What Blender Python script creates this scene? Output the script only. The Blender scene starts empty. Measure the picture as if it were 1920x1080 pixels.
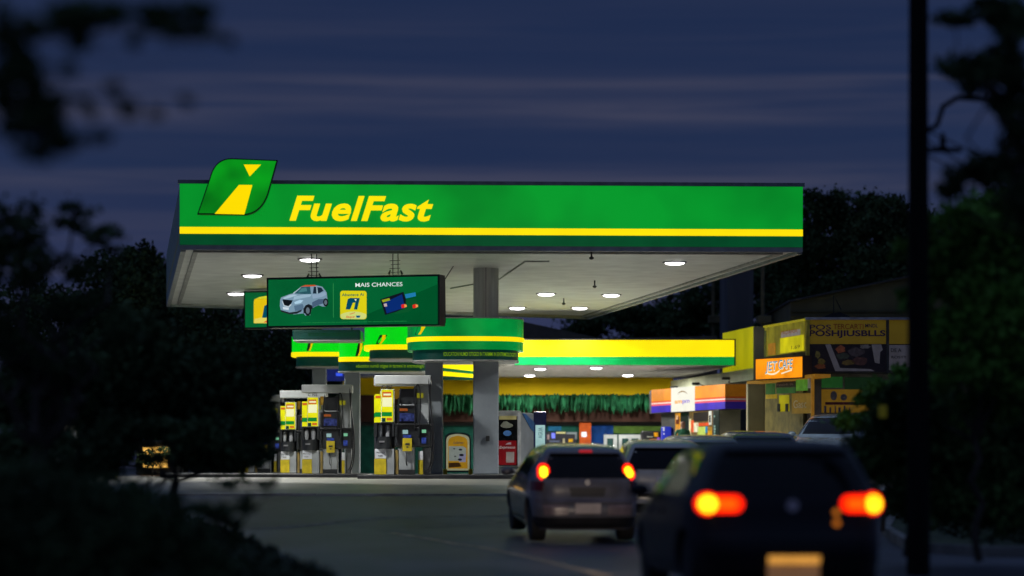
import bpy, bmesh, math, random
import numpy as np
from mathutils import Vector, Matrix
random.seed(7); NR = np.random.RandomState(11)
SC = bpy.context.scene
COL = SC.collection
F = 5000.0; HX = 960.0; HY = 871.0; HC = 1.25      # focal length in photo pixels, horizon pixel, eye height

# ---------------- camera ----------------
cd = bpy.data.cameras.new('camera'); cam = bpy.data.objects.new('camera', cd); COL.objects.link(cam)
cam.location = (0, 0, HC); cam.rotation_euler = (math.radians(90), 0, 0)
cd.sensor_width = 36; cd.lens = F / 1920 * 36; cd.shift_y = (HY - 540) / 1920
cd.clip_start = 0.5; cd.clip_end = 3000
cd.dof.use_dof = True; cd.dof.focus_distance = 67; cd.dof.aperture_fstop = (cd.lens / 1000) / 0.15
SC.camera = cam
# ---------------- dusk sky ----------------
w = bpy.data.worlds.new('World'); SC.world = w; w.use_nodes = True
nt = w.node_tree; nt.nodes.clear()
def N(t, **k):
    n = nt.nodes.new(t)
    for a, b in k.items(): setattr(n, a, b)
    return n
out = N('ShaderNodeOutputWorld'); bg = N('ShaderNodeBackground')
sky = N('ShaderNodeTexSky', sky_type='NISHITA', sun_disc=False)
sky.sun_elevation = math.radians(-3.5); sky.sun_rotation = math.radians(200); sky.altitude = 100
SKYMUL = (0.15, 0.15, 0.15, 1)
tc = N('ShaderNodeTexCoord'); sep = N('ShaderNodeSeparateXYZ'); nt.links.new(tc.outputs['Generated'], sep.inputs[0])
ramp = N('ShaderNodeValToRGB'); nt.links.new(sep.outputs['Z'], ramp.inputs[0])
e = ramp.color_ramp.elements
e[0].position = 0.0; e[0].color = (0.026, 0.034, 0.088, 1)
e[1].position = 1.0; e[1].color = (0.075, 0.115, 0.23, 1)
x = e.new(0.34); x.color = (0.042, 0.068, 0.150, 1)
x = e.new(0.20); x.color = (0.0120, 0.0240, 0.069, 1)
x = e.new(0.06); x.color = (0.023, 0.032, 0.088, 1)
x = e.new(0.11); x.color = (0.0140, 0.0265, 0.074, 1)
x = e.new(0.17); x.color = (0.0115, 0.0235, 0.069, 1)
mixs = N('ShaderNodeMixRGB', blend_type='ADD'); mixs.inputs[0].default_value = 0.06
nt.links.new(ramp.outputs[0], mixs.inputs[1]); nt.links.new(sky.outputs[0], mixs.inputs[2])
# streaky clouds: very stretched noise over direction
mp = N('ShaderNodeMapping'); mp.inputs['Scale'].default_value = (7.0, 7.0, 160.0); mp.inputs['Location'].default_value = (3.1, 1.7, 0.4)
nz = N('ShaderNodeTexNoise'); nz.inputs['Scale'].default_value = 1.0; nz.inputs['Detail'].default_value = 5; nz.inputs['Roughness'].default_value = 0.5
nz.inputs['Distortion'].default_value = 0.35
nt.links.new(tc.outputs['Generated'], mp.inputs[0]); nt.links.new(mp.outputs[0], nz.inputs['Vector'])
cr = N('ShaderNodeValToRGB'); nt.links.new(nz.outputs['Fac'], cr.inputs[0])
cr.color_ramp.elements[0].position = 0.36; cr.color_ramp.elements[0].color = (.12, .12, .12, 1)
cr.color_ramp.elements[1].position = 0.62; cr.color_ramp.elements[1].color = (1, 1, 1, 1)
# the cloud deck comes in thin layers: heights at which streaks lie, bent a little by a soft noise
nz2 = N('ShaderNodeTexNoise'); nz2.inputs['Scale'].default_value = 7; nz2.inputs['Detail'].default_value = 3; nt.links.new(tc.outputs['Generated'], nz2.inputs['Vector'])
ma = N('ShaderNodeMath', operation='MULTIPLY_ADD'); nt.links.new(nz2.outputs['Fac'], ma.inputs[0]); ma.inputs[1].default_value = 0.007
nt.links.new(sep.outputs['Z'], ma.inputs[2])
lay = N('ShaderNodeValToRGB'); nt.links.new(ma.outputs[0], lay.inputs[0]); le = lay.color_ramp.elements
O_ = 0.0035
for i, (p, v) in enumerate([(0.060, .55), (0.085, .45), (0.098, .25), (0.1035, .85), (0.108, .8), (0.112, .12), (0.124, .10), (0.128, .75), (0.134, .80), (0.137, .25), (0.1385, .9), (0.1415, .75), (0.144, .15), (0.154, .10), (0.160, .30), (0.164, .10)]):
    el = le[i] if i < 2 else le.new(p + O_)
    el.position = p + O_; el.color = (v, v, v, 1)
mm = N('ShaderNodeMixRGB', blend_type='MULTIPLY'); mm.inputs[0].default_value = 1; nt.links.new(cr.outputs[0], mm.inputs[1]); nt.links.new(lay.outputs[0], mm.inputs[2])
mc = N('ShaderNodeMixRGB'); nt.links.new(mm.outputs[0], mc.inputs[0]); nt.links.new(mixs.outputs[0], mc.inputs[1])
mc.inputs[2].default_value = (0.050, 0.054, 0.097, 1)
nt.links.new(mc.outputs[0], bg.inputs[0]); bg.inputs[1].default_value = 1.0
nt.links.new(bg.outputs[0], out.inputs[0])
SC.view_settings.view_transform = 'Standard'; SC.view_settings.look = 'None'
SC.view_settings.exposure = 0; SC.view_settings.gamma = 1
try:
    SC.cycles.use_denoising = True; SC.cycles.denoiser = 'OPENIMAGEDENOISE'
    SC.cycles.max_bounces = 5; SC.cycles.diffuse_bounces = 3; SC.cycles.glossy_bounces = 3
    SC.cycles.transmission_bounces = 4; SC.cycles.transparent_max_bounces = 6
    SC.cycles.caustics_reflective = False; SC.cycles.sample_clamp_indirect = 4
except Exception: pass

# ---------------- helpers ----------------
def s2l(c):
    return tuple((v / 255 / 12.92) if v / 255 <= 0.04045 else ((v / 255 + 0.055) / 1.055) ** 2.4 for v in c)
def P(px, py, D): return Vector(((px - HX) * D / F, D, HC + (HY - py) * D / F))
def X(px, D): return (px - HX) * D / F
def Z(py, D): return HC + (HY - py) * D / F
GP = [(-30, 0), (34, 0), (41, .03), (46, .15), (55, .63), (62, .88), (600, .88)]
def gz(y):
    for (a, b), (c, d) in zip(GP, GP[1:]):
        if y <= c: return b + (d - b) * max(0, (y - a)) / (c - a)
    return GP[-1][1]

MC = {}
def mat(name, col, rough=.6, metal=0, var=.15, vs=4, bump=0, em=None, es=1, spec=.5, coat=0, alpha=None, emvar=0, emscale=1.5, trans=0, stretch=None, var2=None):
    """procedural material. col linear rgb albedo; em linear emission colour for lamps, lit signs and surfaces given a weak glow"""
    if name in MC: return MC[name]
    m = bpy.data.materials.new(name); m.use_nodes = True; t = m.node_tree; b = t.nodes['Principled BSDF']
    b.inputs['Roughness'].default_value = rough; b.inputs['Metallic'].default_value = metal
    b.inputs['Specular IOR Level'].default_value = spec; b.inputs['Coat Weight'].default_value = coat
    b.inputs['Transmission Weight'].default_value = trans
    c = t.nodes.new('ShaderNodeTexCoord'); n = t.nodes.new('ShaderNodeTexNoise'); n.inputs['Scale'].default_value = vs; n.inputs['Detail'].default_value = 6
    if stretch:
        mpn = t.nodes.new('ShaderNodeMapping'); mpn.inputs['Scale'].default_value = stretch
        t.links.new(c.outputs['Object'], mpn.inputs[0]); t.links.new(mpn.outputs[0], n.inputs['Vector'])
    else: t.links.new(c.outputs['Object'], n.inputs['Vector'])
    r = t.nodes.new('ShaderNodeValToRGB')
    lo = var2 if var2 else tuple(v * (1 - 2 * var) for v in col)
    hi = col if var2 else tuple(min(1, v * (1 + 2 * var)) for v in col)
    r.color_ramp.elements[0].position = .3; r.color_ramp.elements[0].color = (*[max(0, v) for v in lo], 1)
    r.color_ramp.elements[1].position = .7; r.color_ramp.elements[1].color = (*hi, 1)
    t.links.new(n.outputs['Fac'], r.inputs[0]); t.links.new(r.outputs[0], b.inputs['Base Color'])
    if bump:
        bn = t.nodes.new('ShaderNodeBump'); bn.inputs['Strength'].default_value = bump; bn.inputs['Distance'].default_value = .02
        n2 = t.nodes.new('ShaderNodeTexNoise'); n2.inputs['Scale'].default_value = vs * 12; n2.inputs['Detail'].default_value = 4
        t.links.new(c.outputs['Object'], n2.inputs['Vector']); t.links.new(n2.outputs['Fac'], bn.inputs['Height']); t.links.new(bn.outputs[0], b.inputs['Normal'])
    if em is not None:
        b.inputs['Emission Strength'].default_value = es
        if emvar:
            n3 = t.nodes.new('ShaderNodeTexNoise'); n3.inputs['Scale'].default_value = emscale; n3.inputs['Detail'].default_value = 2
            t.links.new(c.outputs['Object'], n3.inputs['Vector'])
            r3 = t.nodes.new('ShaderNodeValToRGB')
            r3.color_ramp.elements[0].position = .35; r3.color_ramp.elements[0].color = (*[v * (1 - emvar) for v in em], 1)
            r3.color_ramp.elements[1].position = .65; r3.color_ramp.elements[1].color = (*[v * (1 + emvar) for v in em], 1)
            t.links.new(n3.outputs['Fac'], r3.inputs[0]); t.links.new(r3.outputs[0], b.inputs['Emission Color'])
        else: b.inputs['Emission Color'].default_value = (*em, 1)
    MC[name] = m; return m
def glow(name, srgb, k=1.0, base=.08, rough=.35, emvar=.08, emscale=1.2):
    l = s2l(srgb)
    return mat(name, tuple(v * base for v in l), rough=rough, var=.02, spec=.12, em=l, es=k, emvar=emvar, emscale=emscale)

WM = {}
def tag(o, label=None, cat=None, group=None, kind=None):
    if label: o['label'] = label
    if cat: o['category'] = cat
    if group: o['group'] = group
    if kind: o['kind'] = kind
    return o
def T(name, label, cat, loc, rz=0, group=None, rx=0):
    o = bpy.data.objects.new(name, None); COL.objects.link(o); o.empty_display_size = .2
    M = Matrix.Translation(Vector(loc)) @ Matrix.Rotation(rz, 4, 'Z') @ Matrix.Rotation(rx, 4, 'X')
    o.matrix_world = M; o.location = M.to_translation(); o.rotation_euler = M.to_euler()
    WM[o.name] = M; return tag(o, label, cat, group)
def copy_tree(o, parent=None):
    c = o.copy(); COL.objects.link(c); c.parent = parent
    for ch in list(o.children): copy_tree(ch, c)
    return c

class MB:
    def __init__(s): s.v = []; s.f = []; s.m = []; s.mi = 0; s.mats = []
    def use(s, m):
        if m not in s.mats: s.mats.append(m)
        s.mi = s.mats.index(m); return s
    def add(s, vs, fs):
        b = len(s.v); s.v += [Vector(a) for a in vs]; s.f += [tuple(i + b for i in f) for f in fs]; s.m += [s.mi] * len(fs); return s
    def box(s, x0, x1, y0, y1, z0, z1, M=None):
        v = [Vector(p) for p in ((x0,y0,z0),(x1,y0,z0),(x1,y1,z0),(x0,y1,z0),(x0,y0,z1),(x1,y0,z1),(x1,y1,z1),(x0,y1,z1))]
        if M: v = [M @ p for p in v]
        return s.add(v, [(3,2,1,0),(4,5,6,7),(0,1,5,4),(1,2,6,5),(2,3,7,6),(3,0,4,7)])
    def bbox(s, x0, x1, y0, y1, z0, z1, r=.02, M=None):     # box with chamfered vertical and horizontal edges
        bm = bmesh.new(); bmesh.ops.create_cube(bm, size=1)
        for q in bm.verts: q.co = Vector(((x0+x1)/2 + q.co.x*(x1-x0), (y0+y1)/2 + q.co.y*(y1-y0), (z0+z1)/2 + q.co.z*(z1-z0)))
        bmesh.ops.bevel(bm, geom=bm.edges[:], offset=r, segments=2, affect='EDGES', profile=.5)
        bm.verts.index_update(); v = [q.co.copy() for q in bm.verts]
        if M: v = [M @ p for p in v]
        s.add(v, [tuple(q.index for q in f.verts) for f in bm.faces]); bm.free(); return s
    def hexa(s, fr, bk):      # two quads (BL,BR,TR,TL), front and back
        return s.add(list(fr) + list(bk), [(0,1,2,3),(7,6,5,4),(1,0,4,5),(2,1,5,6),(3,2,6,7),(0,3,7,4)])
    def prism(s, pts, fr, w0, w1):  # 2-D outline (CCW) in a frame, between depths w0 (front) and w1
        n = len(pts); v = [fr(a, b, w0) for a, b in pts] + [fr(a, b, w1) for a, b in pts]
        return s.add(v, [tuple(range(n)), tuple(range(2*n-1, n-1, -1))] + [((i+1) % n, i, i+n, (i+1) % n + n) for i in range(n)])
    def tube(s, path, r, n=8, r2=None, caps=True):
        path = [Vector(p) for p in path]; k = len(path); rings = []
        up = None
        for i, p in enumerate(path):
            d = (path[min(i+1, k-1)] - path[max(i-1, 0)]).normalized()
            if up is None: up = Vector((0, 0, 1)) if abs(d.z) < .9 else Vector((1, 0, 0))
            a = d.cross(up).normalized(); up = a.cross(d).normalized()
            rr = r if r2 is None else r + (r2 - r) * i / max(1, k-1)
            rings.append([p + (a * math.cos(2*math.pi*j/n) + up * math.sin(2*math.pi*j/n)) * rr for j in range(n)])
        v = [q for ring in rings for q in ring]
        fs = [(i*n+j, i*n+(j+1) % n, (i+1)*n+(j+1) % n, (i+1)*n+j) for i in range(k-1) for j in range(n)]
        if caps: fs += [tuple(range(n-1, -1, -1)), tuple((k-1)*n + j for j in range(n))]
        return s.add(v, fs)
    def lathe(s, prof, c=(0,0,0), n=24, axis='Z', M=None):
        v = []
        for (r, h) in prof:
            for j in range(n):
                a = 2*math.pi*j/n
                p = Vector((r*math.cos(a), r*math.sin(a), h)) if axis == 'Z' else Vector((h, r*math.cos(a), r*math.sin(a)))
                v.append((M @ p if M else p) + Vector(c))
        k = len(prof)
        fs = [(i*n+j, i*n+(j+1) % n, (i+1)*n+(j+1) % n, (i+1)*n+j) for i in range(k-1) for j in range(n)]
        fs += [tuple(range(n-1, -1, -1)), tuple((k-1)*n + j for j in range(n))]
        return s.add(v, fs)
    def sphere(s, c, rx, ry, rz, n=12, k=8):
        prof = []
        v = []; c = Vector(c)
        for i in range(1, k):
            ph = math.pi * i / k
            for j in range(n):
                a = 2*math.pi*j/n; v.append(c + Vector((rx*math.sin(ph)*math.cos(a), ry*math.sin(ph)*math.sin(a), rz*math.cos(ph))))
        v += [c + Vector((0,0,rz)), c - Vector((0,0,rz))]; t = len(v)-2
        fs = [(i*n+j, (i+1)*n+j, (i+1)*n+(j+1) % n, i*n+(j+1) % n) for i in range(k-2) for j in range(n)]
        fs += [(t, j, (j+1) % n) for j in range(n)] + [(t+1, (k-2)*n+(j+1) % n, (k-2)*n+j) for j in range(n)]
        return s.add(v, fs)
    def build(s, name, m=None, parent=None, smooth=False, local=False, origin=None):
        """verts in world coordinates unless local=True"""
        vs = s.v
        if parent is not None and not local:
            root = parent
            while root.parent: root = root.parent
            I = WM[root.name].inverted(); vs = [I @ p for p in vs]
        loc = None
        if parent is None:
            if origin is None:
                xs = [p.x for p in vs]; ys = [p.y for p in vs]; zs = [p.z for p in vs]
                origin = ((min(xs)+max(xs))/2, (min(ys)+max(ys))/2, min(zs))
            loc = Vector(origin); vs = [p - loc for p in vs]
        me = bpy.data.meshes.new(name); me.from_pydata([tuple(p) for p in vs], [], s.f)
        mats = s.mats if s.mats else [m]
        for q in mats: me.materials.append(q)
        if len(mats) > 1: me.polygons.foreach_set('material_index', s.m)
        bm = bmesh.new(); bm.from_mesh(me); bmesh.ops.recalc_face_normals(bm, faces=bm.faces[:]); bm.to_mesh(me); bm.free()
        if smooth:
            me.polygons.foreach_set('use_smooth', [True]*len(me.polygons))
            try: me.set_sharp_from_angle(angle=math.radians(38))
            except Exception: pass
        me.update()
        o = bpy.data.objects.new(name, me); COL.objects.link(o)
        if parent is not None: o.parent = parent
        else:
            o.location = loc; WM[o.name] = Matrix.Translation(loc)
        return o
def part(mb, name, m, parent, **k): return mb.build(name, m, parent, **k)

def frame(BL, BR, TL):
    """returns f(u,v,w): u,v in 0..1 of the quad, w metres towards the viewer side"""
    U = BR - BL; V = TL - BL; n = U.cross(V).normalized()
    return lambda u, v, w=0: BL + U * u + V * v + n * w
def mframe(O, U, V):
    U = U.normalized(); n = U.cross(V).normalized()
    return lambda u, v, w=0: O + U * u + V * v + n * w

def text2d(body, size=1, shear=0, bold=0, width=None, spacing=1):
    cu = bpy.data.curves.new('lettering', 'FONT'); cu.body = body; cu.size = size; cu.shear = shear; cu.offset = bold * .45; cu.space_character = spacing
    cu.resolution_u = 4
    o = bpy.data.objects.new('lettering', cu); COL.objects.link(o)
    dg = bpy.context.evaluated_depsgraph_get(); dg.update()
    me = bpy.data.meshes.new_from_object(o.evaluated_get(dg))
    v = [(p.co.x, p.co.y) for p in me.vertices]; f = [tuple(p.vertices) for p in me.polygons]
    bpy.data.objects.remove(o); bpy.data.curves.remove(cu); bpy.data.meshes.remove(me)
    if not v: return v, f
    x0 = min(a for a, b in v); x1 = max(a for a, b in v); y0 = min(b for a, b in v); y1 = max(b for a, b in v)
    v = [(a - x0, b) for a, b in v]
    if width: k = width / (x1 - x0); v = [(a * k, b) for a, b in v]
    return v, f
def text(mb, body, fr, u, v, h, width=None, shear=0, bold=0, w=.004, capscale=.73, **k):
    """lettering of cap height h with its lower left at (u,v) of a metric frame fr"""
    V, Fs = text2d(body, h / capscale, shear, bold * h, width, **k)
    mb.add([fr(u + a, v + b, w) for a, b in V], Fs); return mb

def leaves(name, pts, size, m, parent=None, flat=.0, asp=.55, seed=0):
    """pts (n,3) world; one leaf-shaped face per point"""
    rs = np.random.RandomState(seed); pts = np.asarray(pts, float); n = len(pts)
    a = rs.normal(size=(n, 3)); a[:, 2] *= (1 - flat); a /= np.linalg.norm(a, axis=1)[:, None] + 1e-9
    b = rs.normal(size=(n, 3)); b -= (b * a).sum(1)[:, None] * a; b /= np.linalg.norm(b, axis=1)[:, None] + 1e-9
    c = np.cross(a, b); s = (size * rs.uniform(.55, 1.3, n))[:, None]
    q = np.stack([pts - a*s, pts + b*s*asp + c*s*.12, pts + a*s, pts - b*s*asp + c*s*.12], 1).reshape(-1, 3)
    if parent is not None:
        root = parent
        while root.parent: root = root.parent
        I = np.array(WM[root.name].inverted()); q = q @ I[:3, :3].T + I[:3, 3]
        loc = None
    else:
        loc = pts.mean(0); loc[2] = pts[:, 2].min(); q = q - loc
    me = bpy.data.meshes.new(name)
    me.vertices.add(4*n); me.vertices.foreach_set('co', q.astype(np.float32).ravel())
    me.loops.add(4*n); me.loops.foreach_set('vertex_index', np.arange(4*n, dtype=np.int32))
    me.polygons.add(n); me.polygons.foreach_set('loop_start', np.arange(0, 4*n, 4, dtype=np.int32))
    me.update(calc_edges=True); me.validate(); me.materials.append(m)
    o = bpy.data.objects.new(name, me); COL.objects.link(o)
    if parent is not None: o.parent = parent
    else: o.location = loc; WM[o.name] = Matrix.Translation(Vector(loc))
    return o
def cloud(blobs, n, clumps=14, spread=.22, seed=0, pw=.8):
    """points clumped inside ellipsoids (x,y,z,rx,ry,rz)"""
    rs = np.random.RandomState(seed); out = []
    vol = np.array([(b[3]*b[4]*b[5]) ** pw for b in blobs]); vol = vol / vol.sum()
    for b, k in zip(blobs, vol):
        nn = max(20, int(n * k)); kc = clumps
        d = rs.normal(size=(kc, 3)); d /= np.linalg.norm(d, axis=1)[:, None]; d *= rs.uniform(.25, 1, (kc, 1)) ** .5
        cc = np.array(b[:3]) + d * np.array(b[3:])
        ci = rs.randint(0, kc, nn); r = np.array(b[3:]) * spread
        out.append(cc[ci] + rs.normal(size=(nn, 3)) * r * rs.uniform(.5, 1.2, (nn, 1)))
    return np.concatenate(out)
# ---------------- ground, road, forecourt ----------------
asph = mat('asphalt', (.050, .052, .068), rough=.52, var=.36, vs=.5, bump=.5, stretch=(1, .35, 1))
conc = mat('forecourt_concrete', (.20, .195, .17), rough=.42, var=.3, vs=.6, bump=.3, stretch=(.8, .5, 1))
dirt = mat('dark_soil', (.035, .035, .025), rough=.9, var=.3, vs=1, bump=.5)
kerbm = mat('kerb_stone', (.22, .21, .19), rough=.8, var=.25, vs=2, bump=.4)
def strip_sheet(name, xl, xr, ys, dz, m, skirt=0):
    mb = MB(); vs = []; fs = []
    K = 12
    for y in ys:
        for k in range(K+1):
            xx = xl(y) + (xr(y) - xl(y)) * k / K; vs.append((xx, y, gz(y) + dz))
    for i in range(len(ys)-1):
        for k in range(K): a = i*(K+1)+k; fs.append((a, a+1, a+K+2, a+K+1))
    mb.add(vs, fs)
    if skirt:
        y = ys[0]; mb.add([(xl(y), y, gz(y)+dz), (xr(y), y, gz(y)+dz), (xr(y), y, gz(y)+dz-skirt), (xl(y), y, gz(y)+dz-skirt)], [(0, 1, 2, 3)])
    return mb.build(name, m, None, origin=(0, ys[0], 0))
ysG = [-30, 0, 20, 34, 38, 41, 43.5, 46, 49, 52, 55, 58, 62, 70, 90, 130, 250, 600]
tag(strip_sheet('ground', lambda y: -500, lambda y: 500, ysG, -.06, dirt), kind='structure')
tag(strip_sheet('road', lambda y: -60, lambda y: 60, [-20, 0, 20, 28, 34, 38, 41, 43.5, 46, 49, 52, 55], 0, asph), kind='structure')
tag(strip_sheet('forecourt', lambda y: -45, lambda y: 32, [55.01, 58, 62, 66, 70, 80, 90, 100, 112], .018, conc, skirt=.05), kind='structure')
# kerb strip along the apron edge
mb = MB(); r_ = random.Random(3); xx = -45
while xx < 9:
    L = 1.0; mb.box(xx, xx+L-.012, 54.72, 55.0, gz(55)-.05, gz(55)+.020+r_.uniform(-.004, .006)); xx += L
tag(mb.build('kerb', mat('pale_kerb', (.38, .36, .32), rough=.7, var=.3, vs=1.5, bump=.3)), kind='structure')
# verges with kerbs
edgeL = [(-1.3, 24), (-2.4, 30), (-3.5, 37), (-4.9, 44), (-7.5, 49.5), (-14, 51.5), (-40, 52)]
def verge(name, pts, outer, m):
    mb = MB(); n = len(pts)
    vs = [(x, y, gz(y)+.12) for x, y in pts] + [(x, y, gz(y)+.12) for x, y in outer] + [(x, y, gz(y)-.05) for x, y in pts]
    mb.use(m)
    mb.add(vs, [(i, i+1, n+i+1, n+i) for i in range(n-1)])
    mb.use(kerbm)
    for (a, b), (c, d) in zip(pts, pts[1:]):
        A = Vector((a, b, gz(b))); B = Vector((c, d, gz(d))); t = (B-A).normalized(); s = t.cross(Vector((0, 0, 1))) * .14
        sg = 1 if (outer[0][0] < pts[0][0]) else -1
        s = -s if (s.x * (-sg) > 0) == False else s
        up = Vector((0, 0, .135)); dn = Vector((0, 0, -.06))
        mb.hexa([A+dn, B+dn, B+up, A+up], [A+dn+s, B+dn+s, B+up+s, A+up+s])
    return mb.build(name, m)
grass = mat('rough_grass', (.035, .05, .02), rough=.9, var=.35, vs=2, bump=.8)
tag(verge('left_verge', edgeL, [(-60, 20), (-60, 28), (-60, 35), (-60, 42), (-60, 47), (-60, 50), (-60, 52.5)], grass), kind='structure')
edgeR = [(22, 33.5), (9, 35), (6.4, 36), (5.6, 37.5), (6.1, 44), (7.2, 50), (8.6, 54.3)]
tag(verge('right_verge', edgeR, [(60, 33.5), (60, 35), (60, 36), (60, 38), (60, 44), (60, 50), (60, 54.3)], grass), kind='structure')
# faded road markings
mk = mat('worn_road_paint', (.36, .28, .17), rough=.7, var=.35, vs=3)
mk2 = mat('pale_worn_paint_and_highlight', (.12, .12, .12), rough=.7, var=.4, vs=3)
def marking(name, pts, wd, m, label):
    mb = MB(); vs = []; fs = []
    q = []
    for (a, b), (c, d) in zip(pts, pts[1:]):
        k = 8
        for i in range(k): q.append((a + (c-a)*i/k, b + (d-b)*i/k))
    q.append(pts[-1])
    for i, (a, b) in enumerate(q):
        c, d = q[min(i+1, len(q)-1)]; e_, f_ = q[max(i-1, 0)]; t = Vector((c-e_, d-f_, 0)).normalized(); s = Vector((-t.y, t.x, 0)) * wd/2
        vs += [(a+s.x, b+s.y, gz(b+s.y)+.005), (a-s.x, b-s.y, gz(b-s.y)+.005)]
    fs = [(2*i, 2*i+1, 2*i+3, 2*i+2) for i in range(len(q)-1)]
    mb.add(vs, fs); return tag(mb.build(name, m), kind='structure')
marking('road_line', [(-2.0, 44.4), (-1.25, 42.2), (-.48, 39.6), (.28, 35.4), (1.1, 29.5)], .15, mk, '')
marking('road_line', [(-2.1, 44.9), (-1.2, 46.5), (0.1, 47.6)], .13, mk2, '')
marking('road_line', [(-4.4, 45.6), (-2.2, 48.6), (0.1, 49.0), (2, 49.2)], .3, mk2, '')  # worn marking that doubles as a painted reflection highlight

# ---------------- main canopy ----------------
ZC = 6.16; ZT = 7.61
cFL = Vector((X(337, 60.5), 60.5, 0)); cFR = Vector((X(1505, 61.2), 61.2, 0)); cBL = Vector((X(312, 81.8), 81.8, 0)); cBR = Vector((X(1105, 88.9), 88.9, 0))
def at(p, z): return Vector((p.x, p.y, z))
canopy = T('petrol_station_canopy', 'large flat petrol station canopy with green fascia and yellow stripe', 'canopy', (-.6, 70, ZC))
ceilm = mat('canopy_ceiling', (.68, .71, .68), rough=.45, var=.07, vs=1.2)
t = ceilm.node_tree; b = t.nodes['Principled BSDF']; c = t.nodes.new('ShaderNodeTexCoord')
wv = t.nodes.new('ShaderNodeTexWave'); wv.wave_type = 'BANDS'; wv.bands_direction = 'Y'; wv.inputs['Scale'].default_value = 1.6; wv.wave_profile = 'SAW'
t.links.new(c.outputs['Object'], wv.inputs['Vector']); bn = t.nodes.new('ShaderNodeBump'); bn.inputs['Strength'].default_value = .35; bn.inputs['Distance'].default_value = .02
t.links.new(wv.outputs['Fac'], bn.inputs['Height']); t.links.new(bn.outputs[0], b.inputs['Normal'])
mb = MB(); q = [cFL, cFR, cBR, cBL]
ins = []
cen = (cFL+cFR+cBR+cBL)/4
for p in q: ins.append(cen + (p-cen)*.985)
mb.add([at(p, ZC) for p in ins] + [at(p, ZC+.4) for p in ins], [(0,1,2,3),(7,6,5,4),(0,1,5,4),(1,2,6,5),(2,3,7,6),(3,0,4,7)])
part(mb, 'ceiling', ceilm, canopy)
mb = MB(); mb.add([at(p, ZT-.25) for p in ins] + [at(p, ZT-.1) for p in ins], [(0,1,2,3),(7,6,5,4),(0,1,5,4),(1,2,6,5),(2,3,7,6),(3,0,4,7)])
part(mb, 'roof_deck', mat('roof_sheet', (.12, .12, .12), rough=.7), canopy)
# perimeter edge trim, ceiling step
rim = mat('grey_trim', (.26, .30, .31), rough=.45, var=.1)
ceil_in = [cen + (p-cen)*.94 for p in q]
mb = MB()
for i in range(4):
    a, b2 = q[i], q[(i+1) % 4]; c1, d1 = ceil_in[i], ceil_in[(i+1) % 4]
    c2, d2 = cen + (q[i]-cen)*.955, cen + (q[(i+1) % 4]-cen)*.955
    mb.hexa([at(c2, ZC-.05), at(d2, ZC-.05), at(d1, ZC-.05), at(c1, ZC-.05)], [at(c2, ZC-.002), at(d2, ZC-.002), at(d1, ZC-.002), at(c1, ZC-.002)])
part(mb, 'ceiling_gutter', mat('gutter_grey', (.3, .31, .3), rough=.5), canopy)
green_f = mat('lit_green_fascia', (.0, .12, .02), rough=.3, var=.02, em=s2l((2, 140, 36)), es=1, emvar=.18, emscale=.6)
yel_f = mat('lit_yellow_stripe', (.5, .4, .0), rough=.3, var=.02, em=s2l((255, 226, 0)), es=1.0, emvar=.03)
dgreen_f = mat('dark_green_fascia', (.0, .10, .035), rough=.3, var=.05, em=s2l((0, 66, 30)), es=1, emvar=.12)
side_f = mat('unlit_side_fascia', (.20, .30, .27), rough=.5, var=.15)
def fascia_band(name, a, b2, z0, z1, m, thick=.12, proud=0.0, par=canopy):
    d = (b2-a).normalized(); n = d.cross(Vector((0, 0, 1))) ; n = -n if n.y > 0 and abs(n.y) > abs(n.x) else n
    f0 = [at(a+n*proud, z0), at(b2+n*proud, z0), at(b2+n*proud, z1), at(a+n*proud, z1)]
    bk = [at(p - n*(thick+proud), p.z) for p in f0]
    mb = MB(); mb.hexa(f0, bk); return part(mb, name, m, par)
def zf(y, D=60.8): return Z(y, D)
zb = [zf(468.5), zf(461), zf(440.3), zf(427.6), zf(347), zf(340)]
fascia_band('fascia_trim', cFL, cFR, zb[0]-.02, zb[1], rim, proud=0)
fascia_band('dark_fascia_band', cFL, cFR, zb[1], zb[2], dgreen_f, proud=.01)
fascia_band('yellow_fascia_stripe', cFL, cFR, zb[2], zb[3], yel_f, proud=.03)
fascia_band('green_fascia', cFL, cFR, zb[3], zb[4], green_f, proud=.012)
fascia_band('roof_edge', cFL - Vector((.04, 0, 0)), cFR + Vector((.04, 0, 0)), zb[4], zb[5], mat('roof_edge_metal', (.16, .20, .22), rough=.5), proud=.05)
e0 = Vector((0, .13, 0))
for nm, a, b2 in (('side_fascia', cBL, cFL+e0), ('side_fascia', cFR+e0, cBR), ('rear_fascia', cBR, cBL)):
    d = (b2-a).normalized(); n = -Vector((0, 0, 1)).cross(d); n = Vector((d.y, -d.x, 0))
    mb = MB(); th = .12
    for z0, z1, m in ((ZC-.07, ZC+.05, rim), (ZC+.05, zb[2], side_f), (zb[2], zb[3], mat('unlit_yellow', (.35, .33, .12), rough=.5)), (zb[3], zb[5]-.03, side_f)):
        mb.use(m); mb.hexa([at(a, z0), at(b2, z0), at(b2, z1), at(a, z1)], [at(a-n*th, z0), at(b2-n*th, z0), at(b2-n*th, z1), at(a-n*th, z1)])
    part(mb, nm, None, canopy)
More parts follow.
